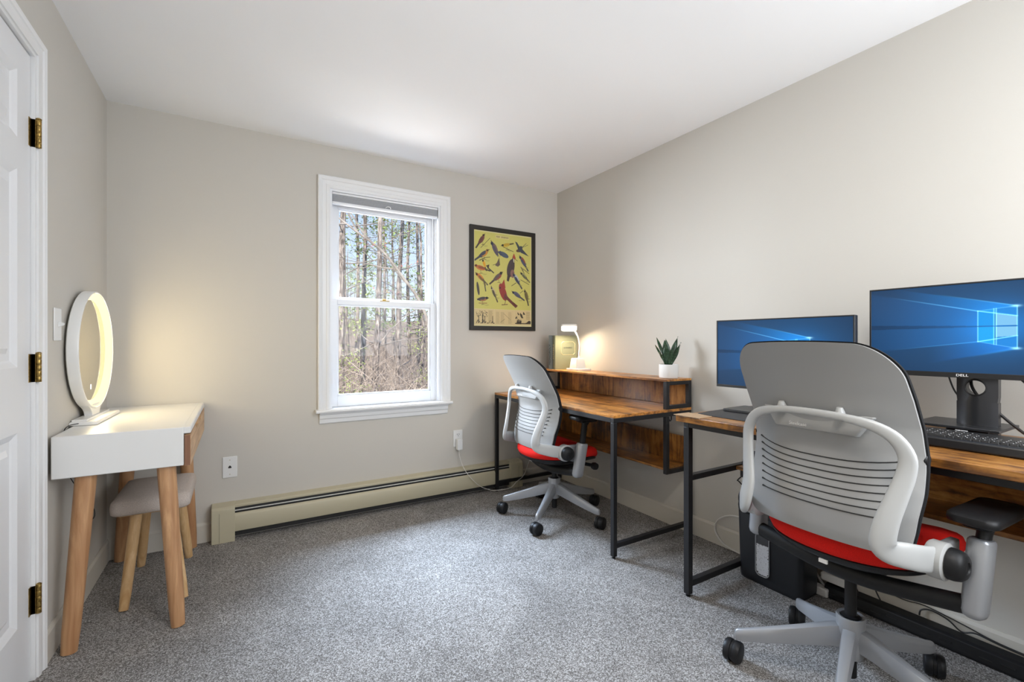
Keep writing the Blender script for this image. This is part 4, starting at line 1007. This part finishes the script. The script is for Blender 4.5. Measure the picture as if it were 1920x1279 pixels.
# potted snake plant
pc = Vector((2.832, -1.300, SH))
pl = Thing('potted_plant', tuple(pc), 'small snake plant in a white cylindrical pot at the near end of the raised shelf', 'plant')
pl.part(MB().lathe(pc, [(.050, 0), (.0545, .003), (.056, .012), (.056, .080), (.055, .083), (.052, .083), (.051, .078), (.051, .066)], 40), 'pot', M['pot'], ang=40)
pl.part(MB().lathe(pc, [(.0505, .060), (.0505, .068), (.03, .071), (.001, .072)], 24), 'soil', M['soil'])
cr = Vector((math.cos(YAW), -math.sin(YAW), 0)); cf = Vector((math.sin(YAW), math.cos(YAW), 0))
for (bx, tx_, hz, ww, dep, curl) in ((-.010, -.070, .180, .013, .010, .02), (-.006, -.030, .165, .024, -.015, .0), (.002, -.012, .172, .026, .012, .0), (.010, .060, .185, .022, .010, .010), (.014, .064, .132, .017, -.022, .018),
                                  (-.012, -.062, .090, .012, -.02, .018), (-.014, -.078, .135, .010, .012, .012), (.012, .072, .150, .013, -.010, .0), (-.004, -.024, .135, .026, -.024, .0), (.006, .012, .120, .020, -.028, .0), (.004, .030, .10, .02, .02, .0)):
    mb = MB(); n = 14
    def lf(u, v):
        t = v; w = ww*.66*(.42+.75*math.sin(PI*min(1, t*1.15)*.62))*(1-max(0, (t-.55)/.45)**1.7)
        s = 2*u-1; x = bx+(tx_-bx)*t**1.25; y = dep*t
        p = pc+cr*(x+s*w)+cf*(y+.30*w*s*s+.006*math.sin(7*t+bx*100)*s)+Vector((0, 0, .066+(hz)*t))
        return p
    mb.shell(lf, lambda u, v: lf(u, v)+cf*.0022, 5, n); pl.part(mb, 'leaf', M['snake'], ang=60)

# ------------------------------------------------------------------ monitors
def monitor(name, c, wid, z0, z1, rz, label, chin, logo, neck, basez):
    """c: centre of the screen plane, face looks toward -x before the turn rz"""
    t = Thing(name, (c[0], c[1], basez), label, 'monitor', None, rz); t.local = True
    # local: x forward to the wall, y left
    h0, h1 = z0-basez, z1-basez; hw = wid/2
    bd = t.part(MB().box(.004, -hw, h0, .030, hw, h1).box(.030, -hw*.6, h0+.05, .046, hw*.6, h1-.05), 'housing', M['bezel'], bevel=.003)
    b = .0055
    t.part(MB().box(0, -hw, h0, .004, hw, h0+chin).box(0, -hw, h1-b, .004, hw, h1).box(0, -hw, h0+chin, .004, -hw+b, h1-b).box(0, hw-b, h0+chin, .004, hw, h1-b), 'bezel', M['bezel'], bd, bevel=.0008)
    sc = color_grid('screen', WP, (.0025, hw-b, h1-b), (0, -(wid-2*b), 0), (0, 0, -(z1-z0-chin-b)), M['screen'], t.o, (0, 0, 0))
    if logo:
        tx = MB(); place_text(tx, 'DELL', .0115, (-.0006, .006, h0+chin/2-.0005), (0, -1, 0), (0, 0, 1), 1.25); t.part(tx, 'badge', M['white_print'], bd, smooth=False)
    # neck slab, with a round cable hole
    ny = neck
    if logo:
        zc, rh = 1.001-basez, .027; hw2 = .052; top, bot = h0+.09, .008; N = 24
        mb = MB(); outer = []
        for k in range(N):
            a = 2*PI*k/N; ca, sa = math.cos(a), math.sin(a); s_ = 1/max(abs(ca)/hw2, abs(sa)/.050); outer.append((ca*s_, sa*s_))
        vs = []
        def X(y, d): return .052+d-.018*math.cos(y/hw2*PI/2)*(1 if d < .01 else 0)
        for d in (0.0, .030):
            vs += [(X(y, d), ny+y, zc+z) for y, z in outer]; vs += [(X(rh*math.cos(2*PI*k/N), d), ny+rh*math.cos(2*PI*k/N), zc+rh*math.sin(2*PI*k/N)) for k in range(N)]
        fs = []
        for k in range(N):
            k2 = (k+1) % N
            fs += [(k, k2, N+k2, N+k), (2*N+k2, 2*N+k, 3*N+k, 3*N+k2), (N+k, N+k2, 3*N+k2, 3*N+k), (k2, k, 2*N+k, 2*N+k2)]
        mb.add(vs, fs)
        for za, zb in ((bot, zc-.050), (zc+.050, top)):
            if zb <= za: continue
            m = 9; ff = [(-hw2+2*hw2*i/(m-1)) for i in range(m)]
            poly = [(X(y, 0), ny+y) for y in ff]+[(X(y, .03), ny+y) for y in reversed(ff)]; mb.prism(poly, za, zb, axis='z')
        nk = t.part(mb, 'stand_neck', M['stand'], ang=40)
        t.part(MB().tube([(X(rh*math.cos(2*PI*k/32), 0)-.0005, ny+rh*math.cos(2*PI*k/32), zc+rh*math.sin(2*PI*k/32)) for k in range(32)], .0030, 6, closed=True, up=(1, 0, 0)), 'cable_hole_ring', M['blackp'], nk)
    else:
        t.part(MB().box(.046, ny-.035, .008, .066, ny+.035, h0+.10), 'stand_neck', M['stand'], bevel=.004)
    return t
m1 = monitor('monitor', (2.612, -2.072, 0), .575, .942, 1.262, R(2.2), 'lit monitor nearer the potted plant, partly behind the chair back', .012, False, 0, .829)
m1.part(MB().prism(rrect(-.02, -.135, .17, .245, .012), .001, .012, axis='z'), 'stand_base', M['bezel'], bevel=.002)
m2 = monitor('monitor', (2.732, -2.640, 0), .550, 1.034, 1.361, R(0), 'lit monitor on the right, higher, with a maker name on its lower bezel', .018, True, -.018, .829)
m2.part(MB().box(-.035, -.092, .032, .185, .132, .041), 'stand_base', M['stand'], bevel=.0015)
m2.part(MB().box(.02, -.055, .0, .15, .055, .033), 'base_riser', M['blackp'], bevel=.003)
# cables by the right monitor
def cable(pts, r, label, name='cable', mat='cord_b', cat='cable', n=6):
    o = MB().tube(smooth_path(pts, n), r, 8); return single(o, name, M[mat], label, cat)
cable([(2.83, -2.638, 1.062), (2.800, -2.640, 1.010), (2.785, -2.665, .965), (2.80, -2.70, .925), (2.84, -2.735, .875), (2.88, -2.765, .838), (2.90, -2.80, .831)], .0045, 'thick black cable threaded through the round hole of the monitor stand')
cable([(2.865, -2.55, 1.10), (2.860, -2.562, 1.04), (2.865, -2.578, .98), (2.885, -2.60, .93), (2.90, -2.62, .86), (2.905, -2.63, .831)], .0028, 'thin black cable hanging left of the monitor stand')
cable([(2.86, -2.73, 1.08), (2.85, -2.752, 1.03), (2.86, -2.80, .985), (2.88, -2.86, .955), (2.90, -2.93, .93), (2.91, -2.98, .86), (2.91, -3.00, .831)], .0045, 'thick black cable sagging to the right from behind the right monitor')
cable([(2.90, -2.80, 1.08), (2.895, -2.803, 1.0), (2.90, -2.812, .93), (2.90, -2.83, .86), (2.90, -2.86, .831)], .0028, 'thin black cable hanging straight down at the right edge')

# keyboard
kx0, kx1, ky0, ky1, kz = 2.488, 2.688, -2.960, -2.480, .827
kb = Thing('keyboard', ((kx0+kx1)/2, (ky0+ky1)/2, kz), 'black keyboard lying in front of the right monitor', 'keyboard')
kb.part(MB().prism([(kx0, kz), (kx0-.004, kz+.004), (kx0, kz+.026), (kx0+.006, kz+.030), (kx1-.02, kz+.034), (kx1-.004, kz+.030), (kx1, kz)], ky0, ky1, axis='y'), 'body', M['keycap'], bevel=.002)
rows = 6; nk = 0
for r_ in range(rows):
    xk = kx0+.018+r_*.0215+(.008 if r_ == 5 else 0)
    y = ky1-.010; j = 0
    while y > ky0+.02 and nk < 98:
        w_ = .0175
        if r_ == 0 and j == 3: w_ = .105
        if j in (14,): y -= .010
        if y-w_ < ky0+.006: break
        p = MB(); a0, a1, c0, c1 = xk, xk+.0175, y-w_, y; zt_ = kz+.0325+.004+.002*(r_ > 3)
        p.add([(a0, c0, zt_-.007), (a1, c0, zt_-.007), (a1, c1, zt_-.007), (a0, c1, zt_-.007), (a0+.003, c0+.002, zt_), (a1-.002, c0+.002, zt_), (a1-.002, c1-.002, zt_), (a0+.003, c1-.002, zt_)],
              [(3, 2, 1, 0), (4, 5, 6, 7), (0, 1, 5, 4), (1, 2, 6, 5), (2, 3, 7, 6), (3, 0, 4, 7)])
        kc = kb.part(p, 'key', M['keycap'], bevel=.0008)
        if w_ < .1: kb.part(MB().box(xk+.009, y-.0065, zt_+.0002, xk+.0135, y-.004, zt_+.0004), 'legend', M['white_print'], kc, smooth=False)
        y -= w_+.0022; j += 1; nk += 1
tx = MB(); place_text(tx, 'logitech', .010, (kx1-.016, -2.648, kz+.0345), (0, -1, 0), (1, 0, 0)); kb.part(tx, 'lettering', M['white_print'], smooth=False)

# desk mat, tan card
mb = MB().prism([(2.405, -1.905), (2.422, -1.815), (2.660, -1.796), (2.72, -1.80), (2.70, -2.36), (2.41, -2.36)], .8265, .8295, axis='z')
mb.f = [tuple(reversed(f)) for f in mb.f]
single(mb, 'desk_mat', M['mat'], 'black desk mat lying under the left monitor', 'desk mat')
mb = MB().prism([(2.303, -1.912), (2.303, -1.775), (2.405, -1.775), (2.412, -1.818), (2.398, -1.905)], .8265, .8285, axis='z'); mb.f = [tuple(reversed(f)) for f in mb.f]
single(mb, 'coaster', M['cork'], 'thin flat tan card at the left front corner of the near desk', 'card')
# small black device on the low shelf
dv = Thing('desk_telephone', (2.77, -1.872, .548), 'small black device on the low shelf of the near desk, half behind the chair', 'device')
dv.part(MB().prism([(2.735, .5485), (2.72, .566), (2.79, .610), (2.83, .610), (2.83, .5485)], -1.945, -1.835, axis='y'), 'body', M['blackp'], bevel=.006)
dv.part(MB().box(2.727, -1.94, .578, 2.733, -1.84, .582), 'seam', M['dark'])

# right wall outlet behind the chair, its plug, and the grey cable loop
t = Thing('wall_outlet', (W, -1.725, .43), 'white wall outlet on the right wall under the near desk', 'outlet')
t.part(MB().box(W-.006, -1.764, .366, W, -1.686, .494), 'cover_plate', M['plate'], bevel=.003)
t.part(MB().prism(rrect(-1.742, .385, -1.708, .415, .008), W-.009, W-.005, axis='x'), 'receptacle', M['plate'])
pg = single(MB().prism(rrect(-1.745, .432, -1.705, .472, .008), W-.045, W-.0065, axis='x'), 'plug', M['blackp'], 'black plug in the upper socket of the right wall outlet', 'plug', bevel=.003)
cable([(W-.045, -1.725, .452), (W-.065, -1.728, .445), (W-.060, -1.700, .415), (W-.030, -1.69, .400), (W-.02, -1.73, .36), (W-.02, -1.79, .30)], .0030, 'short black cord curling from the plug on the right wall')
cable([(2.935, -1.78, .20), (2.940, -1.70, .205), (2.942, -1.62, .19), (2.943, -1.555, .145), (2.942, -1.535, .085), (2.942, -1.57, .035), (2.943, -1.63, .012), (2.94, -1.72, .006), (2.94, -1.80, .006)], .0045, 'grey cable looping against the right wall beside the shredder', mat='cord_w')
cable([(2.935, -2.05, .18), (2.93, -2.02, .12), (2.925, -2.04, .07), (2.92, -2.09, .062), (2.915, -2.13, .085)], .0050, 'white cord bundled behind the shredder', mat='cord_w')
cable([(2.938, -2.10, .20), (2.93, -2.07, .15), (2.92, -2.075, .10), (2.915, -2.10, .055), (2.905, -2.13, .04)], .0050, 'second white cord hanging behind the shredder', mat='cord_w')
single(MB().box(2.885, -2.215, .072, 2.935, -2.115, .108), 'power_adapter', M['cord_w'], 'white power adapter lying on the black cable channel', 'power adapter', bevel=.006)
single(MB().box(2.87, -2.150, .002, 2.915, -2.085, .040), 'power_adapter', M['cord_w'], 'white plug block on the carpet behind the shredder', 'power adapter', bevel=.006)
# black cable channel along the right wall
ch = Thing('cable_channel', (2.92, -2.75, 0), 'long black cable channel on the carpet along the right wall', 'cable channel')
ch.part(MB().prism([(2.886, .002), (2.882, .012), (2.890, .050), (2.900, .058), (2.944, .060), (2.947, .050), (2.947, .002)], -3.38, -2.13, axis='y'), 'channel_body', M['blackp'], bevel=.002)
mb = MB()
for k in range(22):
    y = -2.16-k*.055; mb.box(2.8835, y-.018, .024+.008*math.sin(k*2.1), 2.8865, y+.016, .027+.008*math.sin(k*2.1))
ch.part(mb, 'channel_ribs', M['bezel'], smooth=False)
cable([(2.94, -2.22, .20), (2.935, -2.225, .14), (2.93, -2.23, .10), (2.92, -2.25, .066)], .0030, 'black cord dropping to the cable channel behind the chair column')
cable([(2.94, -2.30, .20), (2.935, -2.295, .14), (2.93, -2.31, .10), (2.925, -2.33, .066)], .0030, 'second black cord dropping to the cable channel')
cable([(2.94, -2.18, .105), (2.942, -2.28, .112), (2.943, -2.40, .100), (2.943, -2.47, .108), (2.942, -2.58, .092), (2.94, -2.68, .075), (2.94, -2.85, .070), (2.94, -3.1, .066)], .0022, 'long thin black cable strung along the right baseboard')
cable([(2.935, -2.455, .066), (2.938, -2.46, .088), (2.94, -2.49, .100), (2.938, -2.54, .090), (2.935, -2.58, .066), (2.935, -2.62, .080), (2.935, -2.70, .072), (2.935, -2.9, .066)], .0030, 'black cable making a low arch on top of the cable channel')

# shredder bin
sd = Thing('paper_shredder', (2.81, -1.965, 0), 'black paper shredder bin with an oval window showing shredded paper, under the near desk', 'paper shredder')
def loft(levels, n):
    vs = [p for L_ in levels for p in L_]; m = len(levels)
    return MB().add(vs, [tuple(reversed(range(n))), tuple((m-1)*n+k for k in range(n))]+[(i*n+k, i*n+(k+1) % n, (i+1)*n+(k+1) % n, (i+1)*n+k) for i in range(m-1) for k in range(n)])
bx0, bx1, by0, by1 = 2.730, 2.884, -2.112, -1.814
L_ = []
for z, g in ((.0, .008), (.006, .002), (.02, .0), (.322, -.006), (.324, -.001), (.328, -.001)):
    L_.append([(x, y, z) for x, y in rrect(bx0+g, by0+g, bx1-g, by1-g, .028, 6)])
body = sd.part(loft(L_, 28), 'bin', M['bin'], ang=40)
L_ = []
for z, g in ((.328, -.008), (.350, -.010), (.368, -.008), (.378, .0), (.382, .012)):
    L_.append([(x, y, z) for x, y in rrect(bx0+g, by0+g, bx1-g, by1-g, .032-g*.3, 6)])
sd.part(loft(L_, 28), 'shredder_head', M['bin'], ang=40)
wy, wz, ww_, wh_ = -1.940, .150, .032, .100
pan = rrect(wy-ww_, wz-wh_, wy+ww_, wz+wh_, .022, 8)
fx = bx0-.0030
sd.part(MB().prism(pan, fx-.0018, fx+.003, axis='x'), 'window_back', M['stand'], body)
mb = MB()
for k in range(1500):
    y = wy+(random.random()*2-1)*(ww_-.005); z = wz-wh_+.008+random.random()**1.1*wh_*1.38
    if abs(y-wy) > ww_-.012 and (z < wz-wh_+.018): continue
    a = random.random()*PI; l_ = .002+random.random()*.004; w_ = .0011; dx = -random.random()*.002
    c_, s_ = math.cos(a), math.sin(a); x = fx-.0022+dx*.8
    mb.add([(x, y+c_*l_-s_*w_, z+s_*l_+c_*w_), (x-.0004, y-c_*l_-s_*w_, z-s_*l_+c_*w_), (x, y-c_*l_+s_*w_, z-s_*l_-c_*w_), (x-.0004, y+c_*l_+s_*w_, z+s_*l_-c_*w_)], [(0, 1, 2, 3)])
o = sd.part(mb, 'paper_shreds', M['paper'], body, smooth=False); o['kind'] = 'stuff'
sd.part(MB().prism(pan, fx-.0062, fx-.0054, axis='x'), 'window_pane', M['pglass'], body)
sd.part(MB().tube([(fx-.004, a_, b_) for a_, b_ in pan], .0026, 8, closed=True, up=(1, 0, 0)), 'window_rim', M['silver'], body)

# ------------------------------------------------------------------ added fixture around the overhead fill lamp, unseen behind the camera
cl = Thing('fill_light_fixture', (1.25, -3.0, 2.36), 'round flush fixture added for fill, unseen behind the viewer', 'ceiling light')
cl.part(MB().lathe((1.25, -3.0, 2.44), [(.17, -.030), (.18, -.022), (.18, 0)], 40), 'fixture_pan', M['plate'])
cl.part(MB().lathe((1.25, -3.0, 2.40), [(.02, -.045), (.10, -.036), (.15, -.014), (.165, .012)], 40), 'diffuser', emis('diffuser_glow', (1, .95, .88), 1.5))

# ------------------------------------------------------------------ outside: woods
GZ = -2.1
def gz(x, y):
    t = max(0, y-16); return GZ+.10*t*(1-math.exp(-t/18))+.25*math.sin(x*.35)+.2*math.sin(y*.3+x*.1)
m, n, l, b_ = new_mat('leaf_litter')
v_ = coords(n, l); h_ = noise(n, l, v_, 4.5, 6, .7); r_ = ramp(n, [(.35, (.10, .065, .045)), (.55, (.34, .25, .18)), (.70, (.62, .50, .40))])
l.new(h_, r_.inputs[0]); l.new(r_.outputs[0], b_.inputs['Base Color']); setp(b_, Roughness=.95); M['litter'] = m
m, n, l, b_ = new_mat('tree_bark')
v_ = coords(n, l, (6, 6, 1.4)); h_ = noise(n, l, v_, 2.2, 6, .7); r_ = ramp(n, [(.38, (.06, .05, .045)), (.52, (.24, .20, .18)), (.66, (.60, .53, .47))])
l.new(h_, r_.inputs[0]); l.new(r_.outputs[0], b_.inputs['Base Color']); setp(b_, Roughness=.9); bump(n, l, b_, h_, .6, .02); M['bark'] = m
M['bark_pale'] = plain('pale_bark', (.30, .265, .235), .85, var=.35, bscale=6)
M['needles'] = plain('pine_needles', (.30, .40, .13), .8, var=.35, bscale=3)
M['newleaf'] = plain('spring_leaves', (.40, .50, .14), .8, var=.3, bscale=3)
M['redbud'] = plain('red_buds', (.50, .14, .12), .8)
M['twig'] = plain('dry_twig', (.40, .33, .275), .9, var=.4, bscale=2)
mb = MB().grid(lambda u, v: (-30+80*u, 1.2+95*v, gz(-30+80*u, 1.2+95*v)-(0.0)), 60, 70)
o = struct(mb, 'ground', M['litter'])
def grow(mb, tips, p, d, L, r, depth, seg):
    n = 3+(depth > 1); pts = [p]; q = p.copy(); dd = d.copy()
    for i in range(n):
        dd = (dd+Vector((random.uniform(-.22, .22), random.uniform(-.22, .22), random.uniform(-.12, .20)))).normalized(); q = q+dd*(L/n); pts.append(q.copy())
    mb.tube(pts, [max(.0035, r*(1-.7*i/n)) for i in range(n+1)], seg, caps=False)
    tips.append(q)
    if depth > 0:
        for k in range(3 if depth > 1 else 3):
            i = random.randint(1, n); a = random.uniform(0, 2*PI)
            nd = (dd*.5+Vector((math.cos(a), math.sin(a), random.uniform(-.15, .5)))*.8).normalized()
            grow(mb, tips, pts[i], nd, L*random.uniform(.45, .7), r*.45, depth-1, 3)
def make_tree(Ht, r, kind, lean=0):
    """prototype built at the origin, returned as (trunk mesh, branch mesh, foliage mesh)"""
    tr = MB(); pts = []; x = y = 0.0
    for i in range(9):
        t = i/8; pts.append(Vector((x+lean*t*Ht, y, Ht*t))); x += random.uniform(-.09, .09); y += random.uniform(-.09, .09)
    tr.tube(pts, [.72*r*(1.25 if i == 0 else 1)*(1-.75*i/8) for i in range(9)], 9)
    br = MB(); tips = []
    def at(t): f = t*8; i = min(7, int(f)); return pts[i].lerp(pts[i+1], f-i)
    nb = {'bare': 18, 'pine': 16, 'leafy': 16}[kind]
    for k in range(nb):
        t = random.uniform(.14 if kind != 'pine' else .22, .97); a = random.uniform(0, 2*PI)
        d = Vector((math.cos(a), math.sin(a), random.uniform(.05, .7) if kind != 'pine' else random.uniform(-.1, .3))).normalized()
        grow(br, tips, at(t), d, Ht*random.uniform(.10, .20)*(1.15-.7*t), r*.17*(1.1-t), 2, 4)
    fo = None
    if kind != 'bare':
        fo = MB()
        for p in tips:
            if kind == 'leafy' and random.random() < .35: continue
            m = 9 if kind == 'pine' else 8
            for q in range(m):
                c = p+Vector((random.gauss(0, .22), random.gauss(0, .22), random.gauss(0, .14))); s = random.uniform(.05, .12) if kind == 'pine' else random.uniform(.03, .06)
                a = Vector((random.uniform(-1, 1), random.uniform(-1, 1), random.uniform(-.6, .6))).normalized(); e_ = a.cross(Vector((random.uniform(-1, 1), random.uniform(-1, 1), 1))).normalized()
                fo.add([c-a*s, c-e_*s*.45, c+a*s, c+e_*s*.45], [(0, 1, 2, 3)])
    out = [tr.mesh('trunk'), br.mesh('branches', smooth=False)]
    out[0].materials.append(M['bark']); out[1].materials.append(M['bark'] if kind != 'bare' else M['bark_pale'])
    if fo: f = fo.mesh('foliage', smooth=False); f.materials.append(M['needles'] if kind == 'pine' else M['newleaf']); out.append(f)
    return out
protos = {'bare': [make_tree(15, .15, 'bare'), make_tree(12, .10, 'bare', .03), make_tree(17, .19, 'bare', -.02)], 'pine': [make_tree(16, .18, 'pine'), make_tree(14, .16, 'pine')], 'leafy': [make_tree(7, .07, 'leafy')]}
TL = {'bare': 'bare grey tree with thin leafless branches in the woods outside', 'pine': 'tall evergreen tree with green needle clumps in the woods outside', 'leafy': 'slim young tree with fresh yellow green leaves in the woods outside'}
def plant(kind, i, x, y, s, rz):
    o = bpy.data.objects.new('forest_tree', None); COL.objects.link(o); o.location = (x, y, gz(x, y)-.05); o.rotation_euler = (0, 0, rz); o.scale = (s, s, s)
    tag(o, TL[kind], 'tree', kind+' trees in the woods')
    for me in protos[kind][i % len(protos[kind])]:
        c = bpy.data.objects.new(me.name.split('.')[0], me); COL.objects.link(c); c.parent = o
    return o
rs_ = random.Random(11)
def sx_(px, y):    # x of the point at depth y on the sight line through picture column px
    tn = (px-960)/FPX; fx_, fy_ = math.sin(YAW), math.cos(YAW); rx_, ry_ = math.cos(YAW), -math.sin(YAW)
    dx_, dy_ = fx_+rx_*tn, fy_+ry_*tn; return CAM[0]+dx_*(y-CAM[1])/dy_
OWN = ['dark bare trunk at the far left edge of the window', 'bare trunk second from the left edge of the upper pane', 'evergreen trunk left of the window centre, behind the pale limb', 'bare trunk standing near the middle of the window',
       'tall bare trunk right of the window centre', 'tall evergreen in the right part of the upper pane', 'more distant evergreen near the right edge of the window', 'thin bare leaning trunk near the right edge of the window',
       None, None, None, 'low leafy young tree at the left edge of the window', 'low leafy young tree at the right edge of the window']
for jn, (px, y, k, i, s) in enumerate(((641, 13, 'bare', 2, 1.0), (667, 17, 'bare', 0, .95), (681, 15, 'pine', 0, .9), (703, 11, 'bare', 0, 1.0), (745, 14, 'bare', 2, .85), (765, 19, 'pine', 1, 1.0), (783, 24, 'pine', 0, 1.1), (792, 12, 'bare', 1, .9), (720, 22, 'bare', 0, 1.0), (650, 26, 'pine', 1, 1.1), (736, 30, 'pine', 0, 1.0), (632, 9, 'leafy', 0, .72), (800, 10, 'leafy', 0, .62))):
    o = plant(k, i, sx_(px, y), y, s, rs_.uniform(0, 6.28))
    if OWN[jn]: o['label'] = OWN[jn]
for k in range(26):
    y = rs_.uniform(30, 85); px = rs_.uniform(560, 880); kd = rs_.choice(['bare', 'bare', 'bare', 'bare', 'pine', 'leafy'])
    plant(kd, k, sx_(px, y), y, rs_.uniform(.5, .8), rs_.uniform(0, 6.28))
for k in range(22):
    y = rs_.uniform(12, 60); px = rs_.uniform(250, 570); kd = rs_.choice(['bare', 'bare', 'pine', 'leafy'])
    plant(kd, k, sx_(px, y), y, rs_.uniform(.6, .95), rs_.uniform(0, 6.28))
# leaning limb crossing the upper pane
def at_px(px, py, y):
    tn = (px-960)/FPX; fx_, fy_ = math.sin(YAW), math.cos(YAW); rx_, ry_ = math.cos(YAW), -math.sin(YAW)
    dx_, dy_, dz_ = fx_+rx_*tn, fy_+ry_*tn, (641.85-py)/FPX; t = (y-CAM[1])/dy_; return Vector((CAM[0]+dx_*t, y, CAM[2]+dz_*t))
lt = Thing('leaning_tree', (4.2, 8.0, gz(4.2, 8.0)), 'pale tree just outside whose long limb slants down across the upper pane', 'tree')
pts = smooth_path([at_px(820, 1150, 8.0), at_px(815, 800, 8.0), at_px(806, 640, 8.0), at_px(792, 575, 8), at_px(752, 515, 8), at_px(716, 470, 8), at_px(672, 437, 8), at_px(635, 408, 8), at_px(590, 370, 8.2)], 5)
lt.part(MB().tube(pts, [.050-.0008*i for i in range(len(pts))], 10), 'trunk', M['bark_pale'])
mb = MB(); tips = []
for k in range(18, len(pts), 3): grow(mb, tips, pts[k], Vector((random.uniform(-.8, .5), random.uniform(-.4, .4), random.uniform(-.3, 1))).normalized(), random.uniform(.9, 1.9), .022, 2, 4)
lt.part(mb, 'branches', M['bark_pale'], smooth=False)
mb = MB()
for p in tips[::2]:
    for q in range(3): c = p+Vector((random.gauss(0, .05),)*3); mb.add([c+Vector((.014, 0, 0)), c+Vector((0, 0, .014)), c-Vector((.014, 0, 0)), c-Vector((0, 0, .014))], [(0, 1, 2, 3)])
lt.part(mb, 'buds', M['redbud'], smooth=False)
# brush: a tangle of dry stems nobody could count
mb = MB(); rb = random.Random(5)
for k in range(4200):
    y = 8+rb.random()**1.3*40; px = rb.uniform(590, 860) if k < 2600 else rb.uniform(260, 600); x = sx_(px, y); z0 = gz(x, y); hgt = rb.uniform(1.0, 3.6); r0 = rb.uniform(.005, .014)
    p = Vector((x, y, z0)); d = Vector((rb.uniform(-.5, .5), rb.uniform(-.4, .4), 1)).normalized(); pts = [p]
    for i in range(3):
        d = (d+Vector((rb.uniform(-.45, .45), rb.uniform(-.3, .3), rb.uniform(-.3, .15)))).normalized(); p = p+d*hgt/3; pts.append(p)
    mb.tube(pts, [r0, r0*.8, r0*.55, r0*.25], 3, caps=False)
    if rb.random() < .6:
        q = pts[2]; d = Vector((rb.uniform(-1, 1), rb.uniform(-.5, .5), rb.uniform(-.1, .7))).normalized(); mb.tube([q, q+d*hgt*.25, q+d*hgt*.4+Vector((0, 0, rb.uniform(-.2, .2)))], [r0*.6, r0*.4, r0*.2], 3, caps=False)
o = single(mb, 'dry_brush', M['twig'], 'tangle of dry leafless brush between the trees outside', 'brush', smooth=False); o['kind'] = 'stuff'

# repeats share a group
GR = {'task_chair': 'office chairs at the desks', 'monitor': 'monitors on the near desk', 'book': 'books on the raised shelf', 'computer_desk': 'rustic desks along the right wall',
      'cable': 'loose cables along the right wall', 'wall_outlet': 'wall outlets', 'power_adapter': 'power adapters'}
for o in bpy.data.objects:
    k = o.name.split('.')[0]
    if o.parent is None and k in GR and 'label' in o: o['group'] = GR[k]
